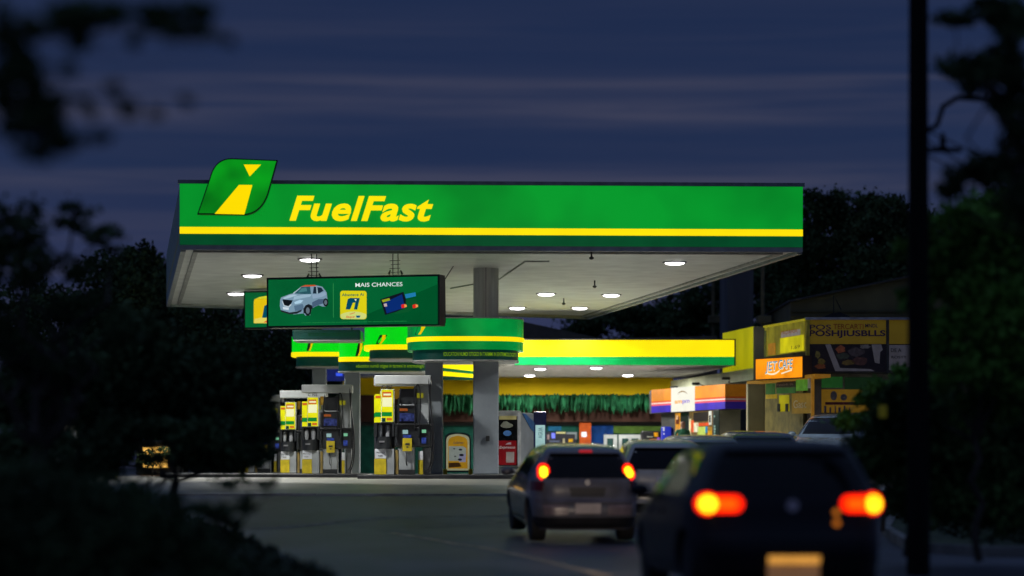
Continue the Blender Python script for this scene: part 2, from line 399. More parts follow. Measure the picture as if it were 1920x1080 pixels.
# raised lettering
DF = 60.7
Uf = (cFR-cFL).normalized(); frF = mframe(at(cFL, 0), Uf, Vector((0, 0, 1)))
def uF(px):   # u along fascia where pixel column px falls
    # solve X(px,D) on line
    k = (px-HX)/F; return (k*cFL.y - cFL.x) / (Uf.x - k*Uf.y)
ylet = glow('lit_yellow_letters', (255, 232, 10), 1.0, emvar=.02)
mb = MB(); h = (412-366)*60.6/F
V2, F2 = text2d('FuelFast', h/.73, .26, .06*h/.73, uF(812)-uF(543), 1.05)
base = [frF(uF(543)+a, Z(412, 60.6)+b2, .09) for a, b2 in V2]; back = [frF(uF(543)+a, Z(412, 60.6)+b2, .02) for a, b2 in V2]
mb.add(base, F2)
mb.add(back, F2)
part(mb, 'fascia_lettering', ylet, canopy)
# leaf-shaped logo panel standing proud of the fascia
def bez(p0, p1, p2, n=8): return [((1-t)**2*p0[0]+2*t*(1-t)*p1[0]+t*t*p2[0], (1-t)**2*p0[1]+2*t*(1-t)*p1[1]+t*t*p2[1]) for t in [i/n for i in range(n+1)]]
leafpx = [(372, 405), (395, 338)] + bez((395, 338), (404, 300), (436, 300), 10)[1:] + [(522, 303), (505, 365)] + bez((505, 365), (493, 402), (462, 406), 10)[1:]
def lf(px, py): return (uF(px), Z(py, 60.5))
outl = [lf(*p) for p in leafpx][::-1]
logo = T('leaf_shaped_logo_sign', 'lit green leaf shaped sign with yellow road mark at the canopy corner', 'logo sign', (X(445, 60.2), 60.2, Z(406, 60.2)))
mb = MB(); mb.prism(outl, frF, .22, .42); mb.build('sign_case', mat('logo_case', (.0, .035, .02), rough=.35), logo)
cx_ = sum(p[0] for p in outl)/len(outl); cy_ = sum(p[1] for p in outl)/len(outl)
ins_ = [(cx_+(a-cx_)*.962, cy_+(b2-cy_)*.955) for a, b2 in outl]
mb = MB(); mb.prism(ins_, frF, .423, .44); mb.build('green_face', mat('lit_green_logo', (0, .12, .02), rough=.3, em=s2l((4, 138, 16)), es=1, emvar=.55, emscale=.75), logo)
mb = MB()
for poly in ([(459, 312), (491, 312), (470, 334)], [(450, 350), (475, 350), (460, 405), (405, 404)]):
    mb.prism([lf(*p) for p in poly][::-1], frF, .443, .455)
mb.build('yellow_mark', glow('logo_yellow', (255, 222, 0), 1.0, emvar=.02), logo)

# ceiling lamps
lampcase = mat('lamp_case', (.05, .05, .05), rough=.5)
lens = mat('lamp_lens', (.8, .8, .8), rough=.3, em=(1, .97, 1.0), es=8)
def ceiling_lamp(px, py, zc, label, group, E, sz=.5, depth=.24, spread=134):
    D = (zc-HC)*F/(HY-py); x = X(px, D)
    t = T('ceiling_lamp', label, 'ceiling lamp', (x, D, zc-.06), 0, group)
    mb = MB(); mb.lathe([(sz*.60, zc-.028), (sz*.66, zc-.018), (sz*.66, zc-.003)], (x, D, 0), 28); mb.build('lamp_housing', lampcase, t)
    mb = MB(); mb.lathe([(sz*.2, zc-.075), (sz*.38, zc-.065), (sz*.5, zc-.045), (sz*.52, zc-.029)], (x, D, 0), 28); mb.build('lens', lens, t, smooth=True)
    ld = bpy.data.lights.new('lamp_light', 'AREA'); ld.shape = 'DISK'; ld.size = sz; ld.energy = E; ld.color = (1, 1, .96); ld.spread = math.radians(spread)
    lo = bpy.data.objects.new('lamp_light', ld); COL.objects.link(lo); lo.parent = t; lo.location = (0, 0, -.03)
    return t
ECAN = 300
for px, py, lb in ((581, 485, 'bright ceiling lamp nearest the green fascia above the billboard'), (1265, 491, 'bright ceiling lamp alone at the right of the main canopy'),
        (473, 515, 'ceiling lamp above the left end of the billboard'), (443, 549, 'half hidden ceiling lamp beside the left billboard frame'),
        (1024, 550, 'ceiling lamp right of the steel column in the middle row'), (1146, 552, 'ceiling lamp in the middle row next to the right canopy edge'),
        (970, 576, 'rear ceiling lamp closest to the steel column'), (1087, 576, 'rear ceiling lamp under the far right canopy edge')):
    ceiling_lamp(px, py, ZC, lb, 'lamps in the main canopy ceiling', ECAN, .45)
# sprinkler heads and a surface conduit on the ceiling
for px, py in ((1109, 487), (1115, 540), (1057, 572)):
    D = (ZC-.2-HC)*F/(HY-py); mb = MB(); x = X(px, D)
    mb.tube([(x, D, ZC), (x, D, ZC-.14)], .02); mb.lathe([(.02, 0), (.05, .02), (.06, .05), (.02, .07)], (x, D, ZC-.2), 10)
    tag(mb.build('sprinkler_head', mat('dark_metal', (.05, .05, .05), rough=.5)), {1109: 'small dark ceiling fitting nearest the fascia, left of the lone right lamp', 1115: 'small dark ceiling fitting between the two middle row lamps', 1057: 'small dark ceiling fitting between the two rear lamps'}[px], 'ceiling fitting', 'small fittings under the canopy ceiling')
mb = MB(); D1 = (ZC-HC)*F/(HY-489); D2 = (ZC-HC)*F/(HY-523)
mb.tube([(X(1030, D1), D1, ZC-.02), (X(985, D1), D1, ZC-.02), (X(935, D2), D2, ZC-.02), (X(845, D2+3.5), D2+3.5, ZC-.02)], .018, 6)
tag(mb.build('ceiling_conduit', mat('conduit', (.32, .33, .32), rough=.5)), 'thin dark conduit crossing the white canopy ceiling past the column', 'conduit')

# ---------------- columns ----------------
steel = mat('brushed_steel', (.55, .56, .52), rough=.33, metal=.35, var=.08, vs=2, stretch=(6, 6, .3))
paintg = mat('grey_blue_column_paint', (.26, .29, .32), rough=.6, var=.10, vs=1.2, bump=.15)
ZI = 1.0
GM = mat('halo_green', (0, .20, .05), rough=.25, var=.03, em=s2l((0, 118, 44)), es=1, emvar=.45, emscale=.9)
GMb = mat('halo_bright_green', (0, .3, .02), rough=.3, var=.03, em=s2l((0, 205, 12)), es=1, emvar=.06)
GMlow = mat('halo_lower_green', (0, .16, .05), rough=.25, var=.03, em=s2l((0, 108, 40)), es=1, emvar=.4, emscale=.9)
dark_band = mat('dark_notice_band', (.0, .035, .028), rough=.35, var=.1, em=s2l((0, 38, 30)), es=.6)
def se(cx, cy, a, b2, n, th):
    c_, s_ = math.cos(th), math.sin(th)
    return cx + a*math.copysign(abs(c_)**(2/n), c_), cy + b2*math.copysign(abs(s_)**(2/n), s_)
def ring_band(mb, cx, cy, a, b2, n, z0, z1, K=64):
    vs = []
    for z, k in ((z0, 1), (z1, 1)):
        for i in range(K): x, y = se(cx, cy, a, b2, n, 2*math.pi*i/K); vs.append((x, y, z))
    mb.add(vs, [(i, (i+1) % K, K+(i+1) % K, K+i) for i in range(K)] + [tuple(range(K-1, -1, -1)), tuple(range(K, 2*K))])
def front_y(cx, cy, a, b2, n, x):
    u = min(.999, abs((x-cx)/a)); return cy - b2*(1-u**n)**(1/n)
def halo(px0, px1, D, label, zt, zy1, zy0, zg0, zb0, gm, text_body=None, tpx=None, b2=1.25, n=3.2, logo_px=None, lower=True, tcol=(120, 160, 20), inset=.13):
    cx = (X(px0, D)+X(px1, D))/2; a = (X(px1, D)-X(px0, D))/2; cy = D+b2
    t = T('illuminated_pillar_sign', label, 'pillar sign', (cx, cy, zb0), 0, 'drum signs wrapped round the canopy pillars')
    mb = MB(); ring_band(mb, cx, cy, a, b2, n, zy1, zt); mb.build('green_drum', gm, t, smooth=True)
    mb = MB(); ring_band(mb, cx, cy, a+.02, b2+.02, n, zy0, zy1); mb.build('yellow_stripe', yel_f, t, smooth=True)
    if lower:
        mb = MB(); ring_band(mb, cx, cy, a, b2, n, zg0, zy0); mb.build('lower_drum', GMlow, t, smooth=True)
    mb = MB(); ring_band(mb, cx, cy, a-inset, b2-.13, n, zb0+.03, zg0); mb.build('notice_band', dark_band, t, smooth=True)
    mb = MB(); ring_band(mb, cx, cy, a-inset+.02, b2-.11, n, zb0, zb0+.03); mb.build('bottom_rim', mat('rim_grey', (.45, .46, .45), rough=.4), t, smooth=True)
    mb = MB(); ring_band(mb, cx, cy, a+.015, b2+.015, n, zt, zt+.03); mb.build('top_rim', mat('rim_grey', (.45, .46, .45), rough=.4), t, smooth=True)
    if text_body:
        x0, x1 = X(tpx[0], D+.3), X(tpx[1], D+.3); hh = (zg0-zb0)*.36
        V2, F2 = text2d(text_body, hh/.73, 0, .02*hh, x1-x0)
        mb = MB(); aa, bb = a-inset, b2-.13
        mb.add([(x0+u, front_y(cx, cy, aa, bb, n, x0+u)-.008, zb0+(zg0-zb0)*.42+v) for u, v in V2], F2)
        mb.build('notice_lettering', glow('notice_letters', tcol, .8), t)
    if logo_px:
        for polys, m, off in (([(0, 0), (.30, 0), (.62, 1), (.22, 1)], mat('dark_leaf', (0, .04, .02), rough=.4), .010), ([(.16, 0), (.30, 0), (.53, .62), (.53, 1), (.36, 1), (.30, .35)], glow('leaf_yellow', (215, 190, 0), 1), .016)):
            mb = MB(); x0 = X(logo_px[0], D+.5); x1 = X(logo_px[1], D+.5); zl0, zl1 = logo_px[2], logo_px[3]
            sx = x1-x0; pts = [((x0+u*sx*1.6), zl0+v*(zl1-zl0)) for u, v in polys]
            mb.add([(u, front_y(cx, cy, a, b2, n, u)-off, v) for u, v in pts], [tuple(range(len(pts)))])
            mb.build('leaf_mark', m, t)
    return t
tx = 'EDUCATION NUMDI OTIGEO IN TARMMI IN ENTRMOLOGITI'
halo(760, 982, 65.6, 'largest green drum sign round the front pillars below the billboard end', 4.85, Z(632, 66), Z(640.5, 66), Z(656, 66), Z(677, 66), GM, tx, (832, 968), b2=1.45, n=3.0, logo_px=(778, 802, Z(628, 66), Z(606, 66)))
halo(680, 812, 72.5, 'bright green drum sign hidden behind the billboard and the largest drum', Z(609, 72.5), Z(646, 72.5), Z(654, 72.5), Z(655, 72.5), Z(673, 72.5), GMb, lower=False, b2=1.2, logo_px=(706, 728, Z(645, 72.5), Z(628, 72.5)))
halo(633, 800, 75.6, 'lowest green drum sign with long dark notice band over the second pump island', Z(641, 75.6), Z(669, 75.6), Z(676.5, 75.6), Z(677.5, 75.6), Z(697, 75.6), GMb, tx.lower(), (668, 795), lower=False, b2=.9, n=4, tcol=(40, 110, 10), inset=-.02, logo_px=(668, 684, Z(668, 75.6), Z(643, 75.6)))
halo(544, 660, 83, 'leftmost small green drum sign over the rear pumps', Z(631, 83), Z(660, 83), Z(667, 83), Z(668, 83), Z(688, 83), GMb, lower=False, b2=1.0, n=4, logo_px=(577, 592, Z(658, 83), Z(633, 83)))
# extra dark notice box hanging under the billboard
mb = MB(); y0_ = 71
mb.bbox(X(548, 71), X(676, 71), 71, 72.4, Z(637, 71), Z(618, 71), .04); o = mb.build('hanging_notice_box', dark_band)
tag(o, 'dark green notice box hanging directly below the main billboard', 'notice box')
WM[o.name] = Matrix.Translation(o.location)
fr_ = mframe(Vector((0, 71, 0)), Vector((1, 0, 0)), Vector((0, 0, 1)))
mb = MB(); text(mb, 'SICCODICOMMSSATOICSMSOTASAOIONS', fr_, X(578, 71), Z(630, 71), .09, X(668, 71)-X(578, 71), w=.012); mb.build('notice_lettering', glow('dim_letters', (20, 90, 40), .5), o)
mb = MB(); mb.box(X(548, 71)+.03, X(676, 71)-.03, 70.98, 72.35, Z(639, 71), Z(637, 71)-.003); mb.build('bottom_rim', mat('rim_grey', (.45, .46, .45)), o)
mb = MB()
for px in (560, 660): mb.tube([(X(px, 71.6), 71.6, Z(618, 71)-.05), (X(px, 71.6), 71.6, ZC)], .025)
mb.build('hanger_rod', mat('dark_metal', (.05, .05, .05)), o)

def column(name, label, px, D, wd, zt, steel_from=None):
    x = X(px, D); t = T(name, label, 'pillar', (x, D+wd/2, ZI))
    mb = MB(); mb.bbox(x-wd/2, x+wd/2, D, D+wd*1.0, ZI+.002, steel_from or zt, .03); mb.build('painted_shaft', paintg, t)
    if steel_from:
        mb = MB(); r = wd/2; mb.lathe([(r, steel_from+.005-ZI), (r, zt-ZI)], (x, D+wd/2, ZI), 40); mb.build('steel_shaft', steel, t, smooth=True)
        mb = MB(); mb.box(x-.012, x+.012, D-.006, D+.02, steel_from+.3, zt); mb.build('seam_strip', mat('seam', (.25, .25, .25), rough=.4, metal=.6), t)
    return t
c1 = column('canopy_pillar', 'wide grey pillar at right, steel clad above the largest drum sign', 911, 66.5, .635, ZC, 4.2)
mb = MB(); mb.bbox(X(911, 66.4), X(918, 66.4), 66.44, 66.49, Z(827, 66.4), Z(817, 66.4), .01); mb.build('socket_box', mat('dark_plastic', (.02, .02, .02)), c1)
column('canopy_pillar', 'narrow grey pillar left of the oil poster stand', 813.5, 67.0, .44, Z(660, 67))
column('canopy_pillar', 'grey pillar behind the second pump island', 660, 76.3, .44, Z(680, 76))
column('canopy_pillar', 'far grey pillar behind the leftmost drum sign', 598, 84, .44, Z(670, 84))

# ---------------- pump islands ----------------
blk = mat('black_kerb_paint', (.018, .018, .02), rough=.45, var=.2, bump=.2)
def island(x0, x1, y0, y1, label):
    t = T('pump_island', label, 'pump island', ((x0+x1)/2, (y0+y1)/2, .88), 0, 'raised pump islands')
    mb = MB(); mb.bbox(x0, x1, y0, y1, .88, ZI-.004, .02); mb.build('kerb_edge', blk, t)
    mb = MB(); mb.box(x0+.12, x1-.12, y0+.12, y1-.12, ZI-.006, ZI); mb.build('island_top', mat('island_concrete', (.16, .16, .15), rough=.7, bump=.2), t)
island(X(670, 65.2), X(1100, 65.2), 65.2, 67.9, 'front raised island with black painted kerb under the wide grey pillar')
island(X(300, 73), X(690, 73), 73, 75.2, 'second raised island with black kerb under the left pumps')
island(X(300, 82), X(620, 82), 82, 84.8, 'rear raised island half hidden behind the left bush')

# ---------------- billboards ----------------
blackf = mat('black_frame', (.012, .012, .013), rough=.35, var=.1)
def billboard(BL, BR, TL, thick, name, label, content='car'):
    t = T(name, label, 'billboard', (BL+BR)/2)
    f = frame(BL, BR, TL); Wm = (BR-BL).length; Hm = (TL-BL).length
    g = lambda u, v, w=0: f(u/Wm, v/Hm, w)
    mb = MB(); mb.hexa([g(0,0,0), g(Wm,0,0), g(Wm,Hm,0), g(0,Hm,0)], [g(0,0,-thick), g(Wm,0,-thick), g(Wm,Hm,-thick), g(0,Hm,-thick)]); mb.build('case', blackf, t)
    e = .045
    scr = MB(); scr.hexa([g(e,e,.006), g(Wm-e,e,.006), g(Wm-e,Hm-e,.006), g(e,Hm-e,.006)], [g(e,e,-.01), g(Wm-e,e,-.01), g(Wm-e,Hm-e,-.01), g(e,Hm-e,-.01)])
    so = scr.build('screen', mat('screen_green', (0, .05, .02), rough=.25, em=s2l((0, 92, 44)), es=1, emvar=.12, emscale=.8), t)
    def poly(pts, m, w, nm):
        mb = MB(); mb.add([g(e+a*(Wm-2*e), e+b2*(Hm-2*e), w) for a, b2 in pts], [tuple(range(len(pts)))]); return mb.build(nm, m, so)
    # artwork coordinates: a = px/1790 from left, b = up, measured on the zoomed photo
    def A(x, y):
        u = (x-22)/1786.0; yt = 60-55*u; yb = 560-40*u
        return u, 1-(y-yt)/(yb-yt)
    def art(ptlist, col, w, nm, k=1.0): return poly([A(*p) for p in ptlist][::-1], glow('art_%02x%02x%02x' % col, col, k, emvar=.05), w, nm)
    if content != 'car':
        art([(140, 150), (420, 150), (450, 190), (450, 500), (130, 500), (130, 190)], (225, 190, 15), .012, 'badge')
        art([(200, 120), (330, 95), (420, 148), (150, 148)], (205, 205, 40), .012, 'badge_top')
        art([(235, 420), (262, 250), (300, 225), (420, 225), (400, 420), (340, 420), (350, 300), (320, 300), (290, 420)], (0, 75, 95), .016, 'badge_mark')
        art([(135, 440), (290, 400), (445, 430), (445, 498), (135, 498)], (220, 205, 90), .014, 'badge_foot')
        art([(250, 490), (330, 430), (400, 440), (380, 480)], (205, 70, 40), .018, 'badge_swash')
        return t, g, Wm, Hm
    art([(1075, 425), (1812, 90), (1812, 530), (1075, 530)], (0, 78, 38), .009, 'shade_panel')
    # compact car picture
    art([(150, 275), (160, 250), (250, 215), (290, 205), (370, 135), (420, 115), (520, 112), (600, 130), (645, 190), (655, 270), (640, 345), (600, 345), (560, 330), (490, 365), (470, 440), (420, 445), (400, 420), (300, 432), (200, 415), (158, 395), (146, 340)], (120, 150, 170), .012, 'car_picture')
    art([(290, 205), (370, 135), (470, 128), (480, 210), (400, 212)], (40, 85, 95), .015, 'car_picture_windscreen')
    art([(500, 205), (510, 130), (590, 140), (615, 175), (560, 205)], (25, 40, 55), .015, 'car_picture_window')
    art([(370, 133), (420, 114), (520, 112), (545, 122), (500, 128), (420, 130)], (200, 80, 40), .017, 'car_picture_roof')
    art([(175, 270), (285, 280), (265, 325), (240, 345), (190, 335)], (15, 20, 25), .015, 'car_picture_grille')
    art([(180, 352), (245, 360), (240, 385), (182, 378)], (200, 215, 225), .017, 'car_picture_plate')
    art([(155, 385), (250, 412), (330, 400), (380, 380), (380, 398), (330, 425), (250, 432), (160, 405)], (30, 38, 42), .016, 'car_picture_bumper')
    art([(300, 300), (360, 275), (400, 280), (370, 310), (310, 322)], (170, 205, 225), .016, 'car_picture_lamp')
    art([(300, 240), (400, 216), (485, 214), (470, 240), (360, 262), (290, 275)], (152, 182, 200), .0135, 'car_picture_bonnet')
    art([(175, 258), (250, 222), (290, 216), (340, 222), (270, 248), (200, 268)], (165, 192, 208), .0137, 'car_picture_bonnet')
    art([(490, 215), (560, 210), (625, 185), (645, 215), (600, 240), (500, 262)], (140, 165, 188), .0135, 'car_picture_door')
    art([(492, 300), (560, 265), (640, 262), (650, 290), (600, 315), (560, 328), (492, 362)], (72, 95, 120), .0135, 'car_picture_door')
    art([(298, 340), (390, 318), (402, 350), (390, 385), (310, 398)], (85, 112, 135), .0135, 'car_picture_wing')
    art([(540, 205), (536, 132), (545, 132), (556, 205)], (150, 175, 190), .0175, 'car_picture_pillar')
    art([(285, 204), (368, 140), (378, 138), (300, 208)], (170, 195, 205), .0175, 'car_picture_pillar')
    art([(380, 150), (430, 140), (440, 180), (340, 196)], (70, 125, 130), .0165, 'car_picture_reflection')
    art([(400, 420), (398, 372), (420, 335), (455, 318), (490, 335), (500, 365), (488, 372), (474, 420)], (22, 28, 34), .0145, 'car_picture_arch')
    art([(176, 290), (196, 335), (240, 345), (266, 320), (272, 330), (245, 356), (190, 345), (168, 292)], (190, 205, 215), .0165, 'car_picture_chrome')
    for cx, cy, r in ((447, 390, 58), (637, 300, 45)):
        art([(cx+r*.62*math.cos(i*math.pi/8), cy+r*math.sin(i*math.pi/8)) for i in range(16)], (18, 22, 26), .018, 'car_picture_tyre')
        art([(cx+r*.34*math.cos(i*math.pi/8), cy+r*.6*math.sin(i*math.pi/8)) for i in range(16)], (95, 110, 120), .021, 'car_picture_rim')
    art([(712, 92), (720, 92), (722, 465), (714, 465)], (40, 130, 70), .012, 'divider')
    # yellow app badge
    def rr(x0, y0, x1, y1, r):
        o = []
        for cx, cy, a0 in ((x1-r, y0+r, -90), (x1-r, y1-r, 0), (x0+r, y1-r, 90), (x0+r, y0+r, 180)):
            for i in range(6): a = math.radians(a0+i*18); o.append((cx+r*math.cos(a), cy+r*math.sin(a)))
        return o
    art(rr(790, 172, 1068, 480, 28), (216, 205, 20), .012, 'badge')
    art(bez((793, 430), (925, 365), (1065, 425), 8)+[(1066, 455), (1042, 478), (815, 478), (793, 455)], (205, 215, 120), .014, 'badge_foot')
    art([(848, 375), (870, 262), (895, 250), (998, 250), (970, 375), (935, 375), (950, 300), (925, 300), (895, 375)], (0, 70, 95), .016, 'badge_mark')
    art([(940, 262), (965, 262), (955, 285)], (240, 230, 200), .019, 'badge_dot')
    def tx(body, x, y, h, x2, col, nm, shear=0, bold=.03):
        a0, b0 = A(x, y); a1, _ = A(x2, y); mb = MB(); W2 = Wm-2*e; H2 = Hm-2*e
        V2, F2 = text2d(body, h/500*H2/.73, shear, bold*h/500*H2, (a1-a0)*W2)
        sl = 0
        mb.add([g(e+a0*W2+u, e+b0*H2+v, .022) for u, v in V2], F2); mb.build(nm, glow('ink_%02x%02x%02x' % col, col, 1), so)
    tx('MAIS CHANCES', 952, 130, 44, 1446, (225, 240, 235), 'screen_lettering', bold=.008)
    tx('Abastece Ai', 808, 232, 32, 1040, (0, 95, 80), 'badge_lettering', bold=.05)
    tx('Saque', 850, 465, 22, 945, (210, 60, 50), 'badge_lettering', .3, .06)
    art([(955, 440), (1006, 440), (995, 464), (965, 464)], (0, 85, 130), .018, 'badge_flag')
    art([(885, 425), (950, 403), (945, 412), (900, 428)], (215, 110, 60), .018, 'badge_swash')
    # bank cards
    art([(1212, 262), (1455, 178), (1480, 260), (1500, 360), (1262, 432)], (14, 18, 30), .012, 'card_picture')
    art([(1250, 300), (1440, 205), (1470, 350), (1280, 415)], (8, 42, 110), .014, 'card_picture')
    art([(1228, 270), (1308, 248), (1316, 272), (1240, 295)], (150, 160, 30), .017, 'card_chip')
    art([(1470, 205), (1580, 183), (1586, 225), (1480, 250)], (30, 120, 170), .014, 'card_picture')
    art([(1480, 265), (1585, 250), (1610, 330), (1500, 400), (1370, 425), (1360, 405), (1480, 350)], (8, 80, 40), .013, 'card_picture')
    art([(1248, 312), (1280, 305), (1285, 338), (1255, 342)], (190, 170, 170), .017, 'card_chip')
    for cx in (1462, 1580):
        art([(cx-30, 320), (cx+8, 310), (cx+6, 352), (cx-26, 356)], (215, 35, 25), .018, 'card_roundel')
        art([(cx+2, 314), (cx+26, 318), (cx+28, 342), (cx+4, 350)], (230, 150, 80), .020, 'card_roundel')
    tx('consulte regulamento no site promocao valida ate o fim dos estoques imagens ilustrativas', 380, 527, 12, 1490, (40, 140, 70), 'small_print', bold=0)
    return t, g, Wm, Hm
DL, DR = 62.4, 61.2
billboard(P(500, 615, DL), P(824, 610, DR), P(500, 521, DL), .42, 'hanging_billboard', 'large lit green billboard with silver car picture hanging below the canopy')
billboard(P(457, 617, 74.6), P(735, 612, 73.4), P(457, 546, 74.6), .42, 'hanging_billboard', 'smaller green billboard mostly hidden behind the large front billboard', 'badge')
# hanger frames and cables of the billboard
dm = mat('dark_metal', (.05, .05, .05))
for px, D, y1, lb in ((588, 62.0, 520, 'small dark ladder bracket above the car picture of the billboard'), (741, 61.5, 514, 'small dark ladder bracket above the lettering end of the billboard')):
    mb = MB(); zt = ZC; z1 = Z(y1, D)
    for dx in (-.06, .06): mb.tube([(X(px, D)+dx, D+.15, z1), (X(px, D)+dx, D+.15, zt)], .012, 6)
    for k in range(4): zz = z1+.05+k*.09; mb.tube([(X(px, D)-.11-.03*(k % 2), D+.15, zz), (X(px, D)+.11, D+.15, zz+.01)], .008, 6)
    for sx in (-1, 1):
        mb.tube([(X(px, D)+sx*.15, D+.15, z1), (X(px, D)+sx*.12, D+.15, z1+.1)], .018, 6); mb.tube([(X(px, D)+sx*.12, D+.15, z1+.1), (X(px, D)+sx*.17, D+.15, z1+.02)], .01, 6)
    tag(mb.build('hanging_bracket', dm), lb, 'bracket', 'brackets holding the billboard')
mb = MB(); mb.tube([(X(835, 64), 64, Z(606, 64)), (X(834, 64), 64, Z(524, 64)), (X(850, 66), 66, ZC)], .014, 6); tag(mb.build('hanging_cable', dm), 'thin dark cable beside the right end of the large billboard', 'cable')
# ---------------- fuel pumps ----------------
silver = mat('pump_silver', (.50, .52, .52), rough=.38, metal=.15, var=.08, vs=2)
pgrey = mat('pump_grey_panel', (.33, .35, .36), rough=.45, var=.12, vs=2)
pblack = mat('pump_black_plastic', (.02, .022, .024), rough=.35, var=.2)
hose_m = mat('rubber_hose', (.012, .012, .014), rough=.4)
ywp = mat('yellow_panel', (.55, .42, .01), rough=.5, var=.12, vs=6)
whp = mat('white_paper', (.62, .64, .68), rough=.6, var=.06)
gy = glow('pump_sign_yellow', (228, 225, 20), .9, emvar=.12, emscale=4); gw = glow('pump_sign_white', (240, 240, 190), .9); gg = glow('pump_sign_green', (10, 135, 55), .8)
go = glow('pump_sign_orange', (215, 110, 40), .8); gt = glow('pump_sign_dark', (10, 60, 60), .7)
disp = glow('pump_display', (150, 185, 185), .8); dispb = glow('pump_display_blue', (60, 80, 165), .55, emvar=.4, emscale=12); dispg = glow('pump_display_green', (120, 190, 150), .8)
scrb = glow('pump_screen_blue', (55, 65, 120), .5, emvar=.8, emscale=9); scro = glow('pump_screen_orange', (160, 85, 40), .6, emvar=.4, emscale=8)
k_ = 65.5/F
def pump(label, full=True):
    t = T('fuel_pump', label, 'fuel pump', (0, 0, 0), 0, 'fuel dispensers')
    x = lambda px: (px-757)*k_
    z = lambda py: (889.5-py)*k_
    def bx(nm, m, a, b, y0, y1, c, d, r=.012, par=t):
        mb = MB(); mb.bbox(x(a), x(b), y0, y1, z(d), z(c), r); return mb.build(nm, m, par, local=True)
    bx('header_beam', silver, 702.5, 808, -.02, .62, 703, 720, .02)
    bx('rear_post', pgrey, 781, 803, .30, .62, 721, 795)
    bx('left_cabinet', pgrey, 704, 739, .06, .62, 841, 889.3)
    bx('notice_sheet', whp, 704.5, 724, .035, .055, 841, 859, .003)
    mb = MB(); fr = mframe(Vector((x(706), .034, z(853))), Vector((1, 0, 0)), Vector((0, 0, 1)))
    V2, F2 = text2d('PRA VOCE', .05, 0, .002, .2); mb.add([fr(u, v+.05, .002) for u, v in V2], F2); V2, F2 = text2d('FLEX', .05, 0, .002, .11); mb.add([fr(u+.04, v-.03, .002) for u, v in V2], F2)
    mb.build('notice_lettering', pblack, t, local=True)
    bx('yellow_bin_panel', ywp, 703.5, 724, .03, .055, 859.6, 889, .004)
    # niche with two cylinders
    mb = MB(); mb.box(x(702.5), x(739), .30, .62, z(818), z(793)); mb.box(x(702.5), x(707), .0, .30, z(818), z(793)); mb.box(x(735), x(739), .0, .30, z(818), z(793)); mb.box(x(702.5), x(739), 0, .62, z(793), z(791.5))
    mb.build('niche', pblack, t, local=True)
    for a in (712, 727):
        mb = MB(); mb.lathe([(.055, z(818)), (.06, z(812)), (.06, z(800)), (.045, z(796))], (x(a), .16, 0), 16); mb.build('cylinder_bottle', mat('bottle_grey', (.35, .36, .38), rough=.4), t, local=True, smooth=True)
    mb = MB(); cxm, cw = (x(702.5)+x(739))/2, (x(739)-x(702.5))/2
    n = 20; vs = []
    for zz in (z(841), z(818.5)):
        for i in range(n+1): a = math.pi*i/n; vs.append((cxm+cw*math.cos(a), .22-.26*math.sin(a), zz))
        vs += [(cxm-cw, .6, zz), (cxm+cw, .6, zz)]
    m_ = n+3; mb.add(vs, [tuple(range(m_-1, -1, -1)), tuple(range(m_, 2*m_))] + [(i, (i+1) % m_, m_+(i+1) % m_, m_+i) for i in range(m_)])
    mb.build('waste_drum', pblack, t, local=True, smooth=True)
    mb = MB(); mb.box(x(711), x(721), -.05, -.03, z(829), z(826)); mb.build('drum_handle', mat('handle_grey', (.4, .4, .42), rough=.3, metal=.6), t, local=True)
    # price sign board
    bx('sign_board', mat('sign_board_frame', (.5, .52, .46), rough=.4), 714.5, 739.5, .0, .2, 729, 791.5)
    so = None
    for nm, m, a, b, c, d in (('sign_face', gy, 715.5, 737, 730, 790), ('sign_patch', gw, 717, 735, 745, 762), ('sign_patch', go, 717, 734, 734, 744), ('sign_patch', gw, 719, 733, 737.5, 741), ('sign_patch', gg, 715.8, 735, 772, 780), ('sign_patch', gt, 716, 723, 783, 790), ('sign_patch', go, 725, 735, 783, 788)):
        q = -.012 if nm == 'sign_face' else (-.018 if m is not gw or d > 750 else -.022)
        bx(nm, m, a, b, q-.003 if (a, c) != (719, 737.5) else q-.006, -.002, c, d, .001)
    bx('side_sign', gy, 702.6, 713.5, .18, .22, 738, 790.5, .004); bx('side_sign_band', gg, 702.6, 713.5, .165, .178, 772, 781, .002); bx('side_sign_label', go, 703.5, 713, .165, .178, 741, 746, .002)
    mb = MB(); fr = mframe(Vector((x(716), -.03, z(727))), Vector((1, 0, 0)), Vector((0, 0, 1))); V2, F2 = text2d('C 702', .1, 0, .004, .26)
    mb.add([fr(u, v, .002) for u, v in V2], F2); mb.build('pump_number', pblack, t, local=True)
    # console and screens
    bx('console', pblack, 739.5, 808.5, .02, .6, 795.5, 837, .03)
    bx('console_hood', pblack, 739.5, 809.5, -.05, .6, 793.5, 797, .008)
    bx('pay_display', disp, 755, 765, -.012, .02, 805.5, 813, .002); bx('keypad', dispb, 756, 771, -.02, .02, 815, 820.5, .002)
    bx('side_display', dispg, 791, 799, -.012, .02, 805, 811, .002); bx('side_display_lower', dispb, 790.5, 799, -.012, .02, 820, 831, .002)
    bx('yellow_notice', ywp, 755, 772.5, -.06, -.022, 821, 845.5, .003)
    mb = MB(); mb.box(x(760), x(768), -.066, -.062, z(834), z(830.5)); mb.box(x(762), x(766), -.066, -.062, z(839), z(836.5)); mb.build('notice_print', pblack, t, local=True)
    bx('screen_housing', pblack, 741, 780, .08, .5, 759, 793, .02)
    bx('screen_shelf', mat('shelf_grey', (.30, .31, .33), rough=.4), 747, 779, .03, .5, 757.5, 760)
    bx('screen', scrb, 749, 777, .06, .078, 774, 789, .002); bx('screen_banner', scro, 749, 764, .06, .078, 765, 770, .002)
